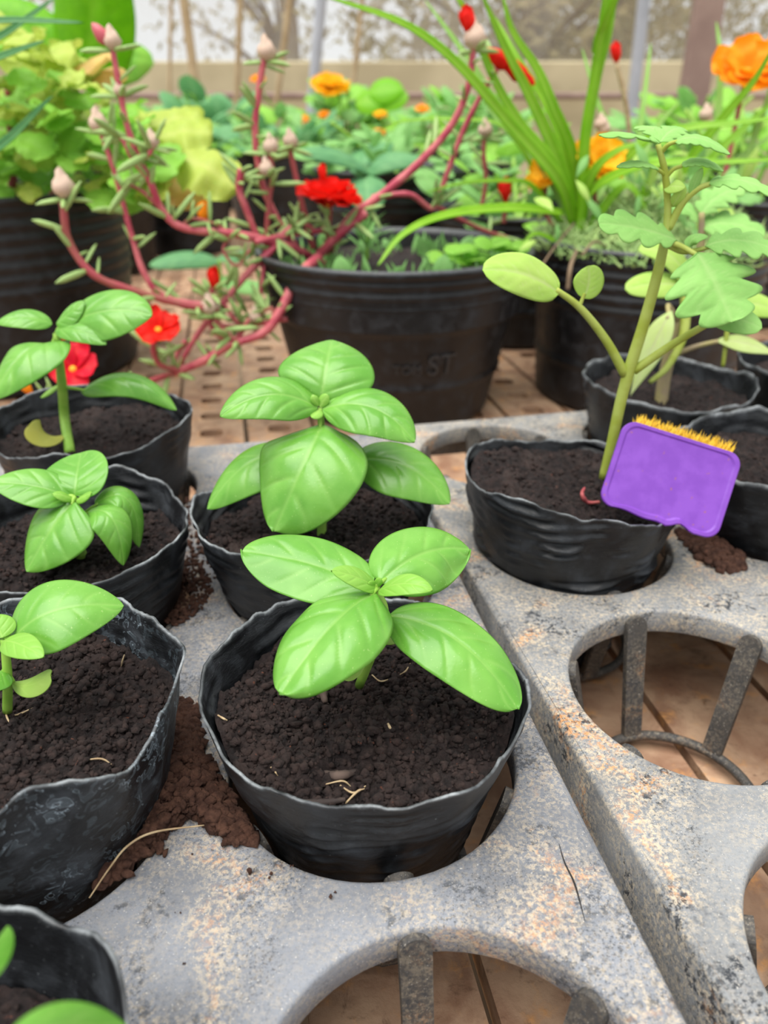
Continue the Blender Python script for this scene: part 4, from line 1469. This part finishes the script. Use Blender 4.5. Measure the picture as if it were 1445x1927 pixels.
rm = random.Random(21)
sr, sb = 'stem_red', 'stem_brown'
STEMS = [
    ([(612, 500, .735), (560, 470, .70), (500, 452, .68), (440, 440, .665), (350, 430, .65), (308, 400, .645), (282, 340, .64), (258, 290, .64), (238, 232, .64), (226, 172, .64), (212, 92, .64)], 11, 6, sr),
    ([(410, 584, .64), (340, 572, .63), (255, 548, .62), (178, 518, .61), (130, 455, .61), (118, 380, .61)], 9, 9, sb),
    ([(392, 575, .65), (310, 560, .65), (272, 515, .65), (250, 450, .655), (232, 385, .66), (215, 320, .66), (190, 250, .66)], 8, 6, sr),
    ([(600, 484, .69), (560, 520, .66), (530, 580, .645), (497, 625, .64), (430, 650, .635), (385, 678, .63), (328, 702, .625)], 12, 9, sr),
    ([(520, 462, .685), (470, 510, .67), (420, 570, .66), (375, 625, .65), (335, 690, .64)], 9, 6, sr),
    ([(560, 470, .70), (520, 410, .70), (492, 340, .70), (480, 250, .70), (486, 180, .70), (496, 112, .70)], 9, 7, sr),
    ([(486, 452, .685), (462, 390, .68), (450, 355, .68), (454, 318, .68)], 8, 9, sr),
    ([(620, 470, .72), (660, 410, .71), (720, 365, .71), (790, 305, .71), (850, 235, .71), (882, 160, .71), (890, 90, .71)], 12, 7, sr),
    ([(700, 372, .72), (770, 366, .73), (815, 392, .74), (840, 330, .74), (870, 250, .74), (905, 180, .74), (935, 130, .74)], 7, 6, sr),
    ([(590, 468, .72), (572, 400, .72), (556, 330, .72), (545, 278, .72)], 8, 6, sb),
    ([(500, 470, .69), (506, 380, .69), (512, 330, .69), (508, 290, .69)], 7, 6, sb),
    ([(622, 480, .73), (618, 430, .71), (620, 392, .705)], 8, 7, sb),
    ([(500, 470, .68), (492, 540, .67), (486, 600, .66)], 6, 4, sr),
    ([(470, 600, .64), (440, 640, .636), (400, 620, .64), (398, 560, .645), (402, 530, .645)], 6, 6, sb),
    ([(338, 698, .625), (300, 685, .62), (288, 655, .618), (296, 636, .615)], 7, 6, sb),
    ([(540, 600, .65), (470, 612, .66), (420, 612, .665), (360, 590, .67)], 6, 5, sr),
    ([(480, 455, .67), (560, 440, .70), (640, 430, .72)], 7, 6, sr),
    ([(600, 480, .71), (640, 440, .70), (690, 400, .70)], 11, 9, sr),
    ([(905, 400, .80), (914, 340, .80), (910, 290, .80), (912, 258, .80)], 6, 5, sb),
    ([(948, 420, .80), (950, 395, .80), (948, 375, .80)], 6, 5, sb),
    ([(276, 330, .64), (250, 300, .64), (230, 262, .64), (205, 240, .645)], 7, 5, sr),
    ([(262, 300, .64), (280, 290, .63), (290, 270, .63)], 6, 5, sr),
    ([(328, 702, .625), (240, 730, .58), (160, 745, .54), (132, 712, .52)], 8, 5, sb),
    ([(160, 745, .54), (100, 752, .53), (62, 742, .52)], 6, 4, sb),
    ([(820, 388, .74), (900, 430, .76), (960, 450, .77)], 6, 5, sb),
    ([(438, 442, .66), (420, 470, .65), (446, 500, .645), (470, 470, .65)], 4, 3, sb),
    ([(400, 584, .64), (420, 620, .635), (455, 650, .633)], 6, 5, sb),
    ([(470, 620, .65), (440, 600, .65), (418, 570, .65), (400, 590, .645)], 5, 4, sr),
    ([(520, 600, .648), (510, 580, .65), (490, 590, .652)], 5, 4, sb),
    ([(350, 640, .65), (330, 672, .645), (322, 700, .63)], 6, 5, sr),
    ([(340, 428, .65), (360, 412, .655), (400, 420, .66), (430, 436, .665)], 4, 4, sb),
    ([(500, 452, .68), (530, 440, .69), (560, 420, .70), (590, 430, .71)], 6, 5, sr),
    ([(300, 392, .645), (268, 360, .648), (240, 350, .65), (226, 372, .655)], 5, 4, sb),
]
for si, (ch, w0, w1, m) in enumerate(STEMS):
    pts = [P(*q) for q in ch]
    k = pxm(pts[len(pts) // 2])
    so = stem('stem', MR, pts, [.8 * w0 * k, .4 * (w0 + w1) * k, .8 * w1 * k], m, 10, knob=.07, n=len(pts) * 6, seed=si)
    cp = crom(pts, len(pts) * 6)
    nl = 3 + int(1.4 * len(pts))
    for q in range(nl):
        i = rm.randrange(1, len(cp))
        tdir = (cp[i] - cp[i - 1]).normalized()
        d = (rv(rm) + tdir * .5).normalized()
        d = (d - tdir * d.dot(tdir) * .5 + Vector((0, 0, .2))).normalized()
        place_leaf('fleshy_leaf', SUCC, so, cp[i], d, (0, -1, .5), rm.uniform(.014, .030))


def head(px, py, Y, s, up=(0, 0, 1)):
    p = P(px, py, Y)
    o = inst('seed_head', HUSK, frame(p, up, s=s * .78), MR)
    for k in range(4):
        a = k * 1.57 + rm.random()
        place_leaf('fleshy_leaf', SUCC, MR, p - Vector((0, 0, s * .4)), Vector((math.cos(a), math.sin(a) * .6, rm.uniform(-.2, .3))), (0, 0, 1), rm.uniform(.016, .024))
    return o


def bud(px, py, Y, s, kind, up):
    return inst('bud', BUD[kind], frame(P(px, py, Y), up, s=s), MR)


head(118, 356, .61, .017)
head(210, 80, .64, .013)
bud(205, 84, .64, .010, 'stem_red', (-.6, 0, .8))
head(224, 172, .64, .009)
head(500, 100, .70, .015)
head(545, 268, .72, .013)
head(508, 278, .69, .013)
head(500, 320, .68, .012)
head(892, 76, .71, .018)
bud(888, 68, .71, .013, 'petal_red', (-.35, 0, 1))
head(912, 248, .80, .014)
head(285, 268, .63, .011)
head(184, 236, .66, .015)
head(394, 580, .64, .016)
head(480, 598, .655, .012)
bud(404, 545, .645, .011, 'petal_red', (0, 0, 1))
bud(380, 420, .70, .011, 'petal_orange', (.2, 0, 1))
bud(948, 382, .80, .014, 'petal_red', (0, 0, 1))
bud(915, 95, .74, .014, 'petal_red', (.9, 0, -.5))
bud(945, 112, .74, .015, 'petal_red', (.9, 0, -.6))
bud(968, 130, .74, .012, 'petal_red', (.8, 0, -.6))
bud(607, 340, .71, .008, 'petal_red', (0, 0, 1))
bud(60, 742, .52, .008, 'petal_orange', (-.5, 0, .8))
flower(MR, P(618, 388, .70), (0, -.12, 1), .028, 'petal_red', 9, 3, 3, tilt=.42)
flower(MR, P(645, 386, .69), (.25, -.15, 1), .018, 'petal_red', 7, 2, 8, tilt=.3)
flower(MR, P(298, 622, .612), (.1, -.55, .8), .0185, 'petal_red', 6, 1, 4, tilt=.25)
flower(MR, P(138, 696, .515), (.1, -.7, .7), .018, 'petal_crimson', 5, 1, 5, tilt=.3)

# small weeds in the same pot
FEATHER = unit_leaf('needle_leaf', 'herb', 'lance', .07, .05, .1, 6, 4)
ROUND = unit_leaf('round_leaf', 'midgreen', 'round', .5, .08, .15, 10, 8)
HERB = unit_leaf('herb_leaf', 'herb', 'ovate', .36, .1, .2, 10, 8)
wst = stem('weed', MR, [P(690, 490, .735), P(692, 430, .735)], [.002, .001], 'basil_stem', 6)
for k in range(34):
    t_ = rm.random()
    p = P(690, 490 - 60 * t_, .735)
    place_leaf('needle_leaf', FEATHER, wst, p, Vector((rm.uniform(-1, 1), rm.uniform(-1, 1), rm.uniform(.1, .9))), (0, 0, 1), rm.uniform(.018, .032))
for (px, py) in ((840, 482), (868, 468), (892, 484), (862, 490), (930, 455), (960, 462)):
    p0 = P(px, py + 34, .71)
    p1 = P(px, py + 8, .705)
    ws = stem('weed', MR, [p0, p1], [.001, .0008], 'basil_stem', 6)
    for k in range(3):
        a = k * 2.1 + rm.random()
        place_leaf('round_leaf', ROUND, ws, p1, Vector((math.cos(a), math.sin(a), .25)), (0, -.5, 1), .019)
for k in range(150):
    a, q = rm.uniform(0, 6.28), rm.uniform(.2, .98) ** .5
    p = Vector((cP1.x + .106 * q * math.cos(a), cP1.y + .106 * q * math.sin(a), .064))
    place_leaf('herb_leaf' if k % 3 else 'needle_leaf', HERB if k % 9 == 1 else FEATHER, MR, p, Vector((rm.uniform(-.7, .7), rm.uniform(-.7, .7), 1)), (0, -1, .3), rm.uniform(.010, .024))


def blade(parent, chain, wpx, mat='grass', up=(0, -.6, 1), fold=.35, name='blade'):
    pts = [P(*q) for q in chain]
    n = 10 * len(pts)
    c_ = crom(pts, n)
    upv = Vector(up)
    V, cols = [], []
    for i, p in enumerate(c_):
        t_ = (c_[min(i + 1, n)] - c_[max(i - 1, 0)]).normalized()
        face = (Vector((0, -.05, .5)) - p).normalized() + upv.normalized() * .55
        s = t_.cross(face).normalized()
        nn = s.cross(t_)
        u_ = i / n
        w_ = wpx / 2 * pxm(p) * min(1, .55 + u_ * 2) * (1 - u_) ** .5
        for q in (-1, -.5, 0, .5, 1):
            V.append(p + s * (q * w_) + nn * (abs(q) * w_ * fold))
            cols.append((math.exp(-(q / .2) ** 2), abs(q), u_, 1))
    F = []
    for i in range(n):
        for q in range(4):
            a = i * 5 + q
            F.append((a, a + 1, a + 6, a + 5))
    o = mk(name, V, F, MAT[mat], parent, True, cols)
    md = o.modifiers.new('thickness', 'SOLIDIFY')
    md.thickness = .0005
    return o


# ------------------------------------------------------------------ right big pot with grass and golden flowers
cP4 = Vector((P(1196, 640, .765).x, .765, 0))
GR = thing('potted_grass', 'tall arching grass with golden moss rose flowers in large black pot at right', 'potted plant', (cP4.x, cP4.y, BZ))
big_pot(GR, cP4, .095, .106, BZ, .086, 5, seed=2)
gb = (1085, 470, .84)
stalk = stem('stalk', GR, [P(1085, 480, .745), P(1096, 390, .745), P(1100, 270, .745), P(1122, 140, .745), P(1140, 60, .745), P(1152, -40, .745)], [.0045, .0056, .0050, .0050, .0056, .0056], 'grass', 10)
BL = [
    ([(1078, 420, .84), (1050, 340, .82), (960, 235, .80), (860, 120, .78), (760, 45, .77), (610, -8, .76)], 30, (0, -.8, .8)),
    ([(1078, 400, .84), (1048, 300, .83), (1000, 190, .82), (950, 90, .81), (905, -15, .80)], 30, (.6, -.9, .3)),
    ([(1080, 410, .84), (1040, 310, .82), (980, 235, .82), (930, 150, .82), (880, 30, .82), (850, -20, .82)], 24, (.4, -.9, .3)),
    ([(1085, 400, .85), (1062, 280, .86), (1030, 200, .87), (980, 120, .88), (930, 30, .9)], 24, (.5, -.9, .3)),
    ([(1090, 410, .85), (1075, 290, .85), (1040, 200, .84), (1010, 130, .84), (965, 60, .84), (945, -10, .84)], 26, (.4, -.9, .3)),
    ([(1120, 100, .84), (1140, 40, .83), (1170, -30, .82)], 26, (.3, -1, .2)),
    ([(1110, 200, .84), (1128, 90, .835), (1140, 0, .83), (1144, -30, .83)], 22, (-.3, -1, .2)),
    ([(1060, 400, .83), (960, 392, .80), (840, 405, .76), (760, 440, .73), (710, 500, .71)], 24, (0, -.5, 1)),
    ([(1092, 380, .84), (1120, 320, .83), (1160, 285, .82), (1215, 265, .81)], 22, (0, -.6, 1)),
    ([(1098, 375, .84), (1140, 340, .82), (1200, 315, .80), (1280, 305, .78), (1360, 305, .77), (1470, 300, .76)], 24, (0, -.5, 1)),
    ([(1150, 330, .86), (1220, 262, .85), (1300, 240, .83), (1380, 232, .82), (1470, 220, .81)], 22, (0, -.5, 1)),
    ([(1240, 420, .88), (1300, 300, .87), (1370, 210, .86), (1420, 150, .85), (1470, 60, .84)], 22, (-.4, -.9, .3)),
    ([(1270, 420, .9), (1330, 310, .9), (1400, 240, .9), (1470, 180, .9)], 20, (-.3, -.9, .4)),
    ([(1100, 470, .84), (1130, 400, .83), (1180, 350, .82), (1220, 400, .81)], 22, (0, -.6, 1)),
    ([(1205, 420, .87), (1212, 370, .86), (1224, 330, .86), (1238, 300, .85)], 22, (.4, -.9, .3)),
    ([(1060, 420, .86), (1000, 350, .85), (950, 340, .84), (870, 345, .83), (800, 362, .82)], 12, (0, -.5, 1)),
    ([(1050, 420, .88), (960, 250, .9), (860, 225, .92), (760, 228, .94), (715, 245, .95)], 10, (0, -.5, 1)),
    ([(1070, 470, .83), (1010, 440, .81), (975, 470, .80)], 12, (0, -.5, 1)),
    ([(1150, 420, .9), (1190, 330, .93), (1210, 200, .96), (1225, 80, 1.0)], 16, (.3, -1, .2)),
    ([(1300, 420, .95), (1345, 250, 1.0), (1355, 120, 1.02), (1348, 40, 1.04)], 16, (.3, -1, .2)),
    ([(1120, 400, .9), (1150, 280, .93), (1120, 180, .95), (1095, 90, .97)], 15, (.3, -1, .2)),
    ([(1180, 380, .9), (1230, 250, .93), (1280, 190, .95)], 14, (.3, -1, .2)),
    ([(1070, 410, .87), (1010, 290, .88), (930, 190, .89), (880, 110, .90), (800, 0, .92)], 22, (.4, -.9, .3)),
    ([(1075, 420, .88), (1030, 330, .90), (960, 250, .91), (920, 200, .92), (850, 60, .94)], 18, (.4, -.9, .3)),
    ([(1300, 430, .9), (1360, 330, .92), (1400, 290, .94), (1460, 250, .96)], 18, (-.3, -.9, .4)),
    ([(1330, 430, .9), (1390, 330, .92), (1440, 200, .94), (1460, 120, .96)], 16, (-.3, -.9, .4)),
]
for i, (ch, w_, up_) in enumerate(BL):
    blade(GR, [(a_, b_, c_ - .095) for a_, b_, c_ in ch], w_, 'grass' if i < 18 else 'grass_far', up_)
for (px, py, Y, up_, r_, kd) in ((1128, 308, .76, (.2, -.7, .6), .026, 'petal_yellow'), (1062, 310, .78, (-.2, -.7, .6), .023, 'petal_yellow'), (1032, 328, .79, (-.5, -.6, .6), .020, 'petal_yellow'),
                                 (1404, 140, .84, (-.1, -.6, .8), .036, 'petal_orange')):
    p = P(px, py, Y)
    stem('flower_stem', GR, [Vector((p.x * .8 + cP4.x * .2, cP4.y * .5 + p.y * .5, .075)), p - Vector((0, -.002, .03)), p], [.0026, .0022, .002], 'stem_brown', 8)
    flower(GR, p, up_, r_, kd, 7, 2, int(px))
p = P(1160, 118, .95)
stem('flower_stem', GR, [P(1185, 420, .95), P(1182, 230, .95), p], [.003, .0028, .0024], 'straw', 8)
inst('bud', BUD['petal_red'], frame(p, (-.2, 0, 1), s=.012), GR)
for (px, py) in ((1135, 245), (1327, 218), (1180, 370), (1130, 236)):
    inst('seed_head', HUSK, frame(P(px, py, .80), (0, 0, 1), s=.010), GR)
# a mat of fine moss rose foliage over the soil
mv, mf = [], []
for k in range(3400):
    a, q = rm.uniform(0, 6.28), rm.random() ** .5
    p = Vector((cP4.x + .110 * q * math.cos(a), cP4.y + .110 * q * math.sin(a), .074 + rm.uniform(0, .066) * (1.1 - q)))
    d = Vector((rm.uniform(-1, 1), rm.uniform(-1, 1), rm.uniform(0, 1))).normalized()
    s = d.orthogonal().normalized() * .0013
    s2 = d.cross(s).normalized() * .0013
    ln = rm.uniform(.010, .02)
    b0 = len(mv)
    mv += [p + s, p - s * .5 + s2, p - s * .5 - s2, p + d * ln]
    mf += [(b0, b0 + 1, b0 + 3), (b0 + 1, b0 + 2, b0 + 3), (b0 + 2, b0, b0 + 3)]
tag(mk('moss_rose_foliage', mv, mf, MAT['succ'], GR), kind='stuff')
dst = [([(1086, 470, .70), (1074, 500, .64), (1068, 545, .63)], 9), ([(1150, 470, .70), (1120, 455, .68), (1095, 480, .66)], 6), ([(1012, 512, .66), (1040, 470, .68), (1080, 420, .72)], 5)]
for ch, w_ in dst:
    pts = [P(*q) for q in ch]
    stem('dead_stem', GR, pts, [.4 * w_ * pxm(pts[0])] * 2, 'bark', 8)
HERB2 = unit_leaf('pale_leaf', 'tomato_low', 'lance', .15, .12, .2, 10, 8)
HERB3 = unit_leaf('pale_leaf', 'herb', 'lance', .13, .16, .2, 10, 8)
for k in range(70):
    px, py, Y = rm.uniform(990, 1400), rm.uniform(330, 490), rm.uniform(.68, .84)
    p = P(px, py, Y)
    if p.z < .085: continue
    place_leaf('pale_leaf', HERB2 if k % 2 else HERB3, GR, p, rv(rm) + Vector((0, 0, .4)), (0, -.8, .6), rm.uniform(.018, .038))

# ------------------------------------------------------------------ left big pot with lime green scalloped leaves
cP2 = Vector((P(40, 540, .86).x - .08, .86, 0))
cP2.x = -.425
LM = thing('potted_geranium', 'lime green leafy plant in the large black ridged pot at left', 'potted plant', (cP2.x, cP2.y, BZ))
big_pot(LM, cP2, .138, .150, BZ, .122, 7, seed=3, nlow=0)
LL = [unit_leaf('leaf', m_, 'scallop', .5, .06, .12, 30, 10, wave=.3, seed=i, quilt=.05) for i, m_ in enumerate(('lime', 'lime', 'midgreen', 'midgreen', 'pinkleaf'))]
hub = [stem('stem', LM, [(cP2.x + dx, cP2.y + dy, .10), (cP2.x + dx * 1.3, cP2.y + dy * 1.2, .16), (cP2.x + dx * 1.5, cP2.y + dy * 1.4, .21)], [.005, .004, .003], 'stem_brown', 8)
       for (dx, dy) in ((0, 0), (.05, -.03), (-.04, .02), (.06, .05), (-.01, -.06))]
for k in range(270):
    px = rm.uniform(-60, 300)
    top = 45 + max(0, px - 60) * .9
    py = rm.uniform(max(50, top), 372)
    Y = rm.uniform(.72, .95)
    p = P(px, py, Y)
    hi = py < 190
    kind = LL[rm.choice([0, 1, 0, 2]) if hi else rm.choice([0, 2, 3, 2, 3])]
    d = Vector((rm.uniform(-1, 1), rm.uniform(-1, .3), rm.uniform(-.35, .35)))
    place_leaf('leaf', kind, hub[k % 5], p, d, (rm.uniform(-.4, .4), -.6, 1), rm.uniform(.022, .037))
for (px, py, Y, s, kd, d) in ((362, 298, .74, .058, 0, (.9, -.3, -.4)), (330, 335, .75, .042, 4, (.8, -.3, -.5)), (320, 262, .78, .05, 0, (.9, .1, .1)), (165, 130, .80, .045, 4, (.5, -.4, .1)), (190, 140, .80, .035, 4, (.8, -.2, -.1)),
                              (270, 290, .74, .055, 2, (.7, -.5, -.2)), (300, 240, .80, .05, 0, (.7, .2, .1)), (40, 68, .82, .045, 0, (-.6, -.4, .2)), (100, 120, .8, .05, 0, (.5, -.4, .1)), (240, 320, .73, .05, 3, (.6, -.5, -.1)), (60, 130, .8, .05, 1, (-.4, -.5, .1))):
    place_leaf('leaf', LL[kd], hub[0], P(px - 25 * d[0], py, Y), d, (0, -.7, 1), s)
# dark blades and a broad leaf behind
AG = thing('spiky_aloe', 'dark green spiky blades at the left edge above the lime plant', 'plant', (-.70, .70, BZ))
agc = Vector((-.70, .70, BZ))
v, f = lathe([(.085, BZ), (.10, BZ + .16), (.104, BZ + .165), (.098, BZ + .165), (.09, BZ + .13)], 40, agc.x, agc.y, True)
mk('pot', v, f, MAT['bigpot'], AG, True, [(0, 0, 0, 1)] * len(v))
for ch, w_ in (([(-560, 380, .70), (-300, 90, .69), (-40, 42, .68), (158, 42, .67)], 24), ([(-560, 380, .70), (-300, 200, .69), (-60, 128, .68), (85, 76, .67)], 30), ([(-560, 420, .70), (-300, 380, .69), (-40, 300, .68), (100, 180, .67)], 34),
               ([(-560, 380, .72), (-300, 180, .73), (-40, 90, .74), (105, -5, .75)], 26), ([(-560, 380, .70), (-420, 100, .71), (-200, 0, .72), (-60, -60, .72)], 34)):
    blade(AG, ch, w_, 'darkblade', (0, -.7, .7), .5)
BRD = thing('potted_broadleaf', 'plant with one huge bright green leaf behind the lime plant', 'plant', (-.52, 1.42, BZ))
v, f = lathe([(.11, BZ), (.13, BZ + .2), (.135, BZ + .205), (.128, BZ + .205), (.12, BZ + .17)], 40, -.52, 1.42, True)
mk('pot', v, f, MAT['bigpot'], BRD, True, [(0, 0, 0, 1)] * len(v))
st = stem('stem', BRD, [(-.52, 1.42, BZ + .17), (-.50, 1.42, .25), P(165, 150, 1.40)], [.01, .008, .006], 'basil_stem', 8)
leaf('leaf', st, P(165, 175, 1.40), P(172, 40, 1.38), P(185, -110, 1.36), 78, 'broad', (.1, -1, .3), prof='wide', nvein=9, quilt=.05)
leaf('leaf', st, P(150, 160, 1.42), P(60, 60, 1.42), P(-40, 20, 1.42), 60, 'broad', (.1, -.8, .5), prof='wide', nvein=9, quilt=.05)
leaf('leaf', st, P(170, 160, 1.42), P(230, 110, 1.45), P(290, 120, 1.48), 45, 'midgreen', (.1, -.8, .5), prof='wide', nvein=9, quilt=.05)

# ------------------------------------------------------------------ back row of pots
MARI = unit_leaf('leaf', 'herb', 'lobed', .3, .08, .15, 20, 8)
BGL = unit_leaf('leaf', 'bluegreen', 'wide', .45, .1, .2, 14, 8)
MGL = unit_leaf('leaf', 'midgreen', 'ovate', .38, .1, .2, 12, 8)


def back_pot(name, label, px, Y, r, z1, leaves, zspread, n, s, seed, group='potted plants in the back row', spread=1.25):
    rs = random.Random(seed)
    c = Vector((P(px, 300, Y).x, Y, 0))
    t = thing(name, label, 'potted plant', (c.x, c.y, BZ), group)
    big_pot(t, c, r * .82, r, BZ, z1, 4, seed=seed, n=64)
    ss = []
    for k in range(6):
        a = rs.uniform(0, 6.28)
        ss.append(stem('stem', t, [(c.x, c.y, z1 - .03), (c.x + .5 * r * math.cos(a), c.y + .5 * r * math.sin(a), z1 + zspread * .5), (c.x + .8 * r * math.cos(a), c.y + .8 * r * math.sin(a), z1 + zspread * .9)], [.004, .003, .002], 'basil_stem', 6))
    for k in range(n):
        a, q = rs.uniform(0, 6.28), rs.random() ** .5
        p = Vector((c.x + spread * r * q * math.cos(a), c.y + spread * r * q * math.sin(a), z1 - .01 + zspread * rs.random() * (1.15 - .6 * q)))
        d = Vector((math.cos(a) * q, math.sin(a) * q, .15)) + rv(rs, .5)
        place_leaf('leaf', rs.choice(leaves), ss[k % 6], p, d, (0, -.4, 1), s * rs.uniform(.7, 1.25))
    return t, c


back_pot('potted_herb', 'bushy herb in the black pot between the lime plant and moss rose', 525, 1.90, .125, .100, [MARI, HERB, MGL, BGL], .085, 90, .05, 301, spread=1.05)
t2, c2 = back_pot('potted_squash', 'pot with broad pale green leaves behind the large red flower', 738, 1.14, .104, .120, [MARI, HERB, MARI], .06, 60, .036, 302, spread=1.0)
for (B_, M_, T_, hw) in (((690, 330, 1.02), (650, 292, .98), (560, 285, .95), 34), ((690, 330, 1.02), (720, 300, 1.0), (800, 300, 1.0), 32), ((680, 330, 1.0), (690, 350, .96), (690, 400, .93), 40), ((700, 330, 1.02), (690, 290, 1.08), (740, 270, 1.12), 34)):
    leaf('leaf', t2, P(*B_), P(*M_), P(*T_), hw, 'bluegreen', (0, -.6, 1), prof='wide', quilt=.06, nvein=4)
back_pot('potted_herb', 'leafy pot in the gap between the moss rose pot and the grass pot', 985, .99, .10, .085, [HERB, MGL, MARI], .08, 70, .042, 303, spread=1.0)
back_pot('potted_herb', 'leafy pot in the back row right of the tomato seedling', 1420, 1.10, .12, .09, [HERB2, MGL, MARI], .11, 80, .045, 304, spread=1.05)
back_pot('potted_herb', 'dark pot squeezed behind the right rim of the lime plant pot', 335, 1.62, .100, .100, [HERB, MGL, BGL], .08, 70, .05, 305, spread=1.0)
tm, cm = back_pot('potted_marigold', 'orange marigold plant in the rear row at centre', 655, 2.28, .12, .10, [MARI, MGL, HERB], .15, 130, .060, 306, spread=1.1)
back_pot('potted_herb', 'bluish green plant in the rear row beside the bamboo canes', 410, 2.38, .12, .09, [BGL, BGL, HERB], .14, 110, .07, 307, spread=1.1)
tk, ck = back_pot('potted_marigold', 'rear row plant dotted with small orange blooms left of the grass', 872, 2.0, .13, .10, [MARI, HERB, MGL], .12, 130, .055, 308, spread=1.1)
back_pot('potted_herb', 'rear row plant at far right in front of the brown post', 1290, 1.8, .14, .10, [HERB, MARI, MGL], .12, 110, .055, 309, spread=1.1)
for (t_, px, py, Y, r_, kd, npt, lay) in ((tm, 620, 168, 2.15, .050, 'petal_yellow', 10, 4), (tm, 486, 152, 2.2, .020, 'petal_orange', 7, 2), (tm, 570, 228, 2.1, .018, 'petal_orange', 7, 2), (tk, 795, 208, 1.9, .017, 'petal_orange', 7, 2),
                                          (tk, 716, 218, 1.92, .016, 'petal_yellow', 7, 2), (tm, 612, 218, 2.1, .016, 'petal_orange', 7, 2), (tk, 714, 250, 1.86, .013, 'petal_orange', 7, 1)):
    p = P(px, py, Y)
    cc = cm if t_ is tm else ck
    stem('flower_stem', t_, [(p.x * .5 + cc.x * .5, cc.y, .12), (p.x * .9 + cc.x * .1, (p.y + cc.y) / 2, p.z - .05), p], [.003, .0025, .002], 'basil_stem', 8)
    flower(t_, p, (0, -.35, 1), r_, kd, npt, lay, int(px), tilt=.1)
BT = unit_leaf('leaf', 'broad', 'wide', .42, .1, .2, 14, 8)
for (px, py) in ((715, 175), (690, 195), (725, 190)):
    place_leaf('leaf', BT, tm, P(px - 22, py, 2.1), (1, -.1, .1), (0, -.8, .7), .085)

# ------------------------------------------------------------------ a weed growing through the bench
WD = thing('weed_seedling', 'broad pale green weed growing up through the tan bench planks', 'weed', PZ(415, 560, BZ))
wb_ = PZ(415, 560, BZ)
st = stem('stem', WD, [wb_, P(414, 520, wb_.y), P(412, 490, wb_.y)], [.004, .003, .0025], 'basil_stem', 8)
leaf('leaf', st, P(412, 492, wb_.y), P(350, 484, wb_.y - .02), P(280, 500, wb_.y - .04), 26, 'bluegreen', (0, -.6, 1), prof='wide', quilt=.05)
leaf('leaf', st, P(412, 492, wb_.y), P(440, 480, wb_.y + .05), P(480, 470, wb_.y + .1), 22, 'bluegreen', (0, -.6, 1), prof='wide', quilt=.05)
leaf('leaf', st, P(414, 520, wb_.y), P(460, 536, wb_.y - .02), P(520, 540, wb_.y - .03), 20, 'herb', (0, -.6, 1), prof='wide', quilt=.05)
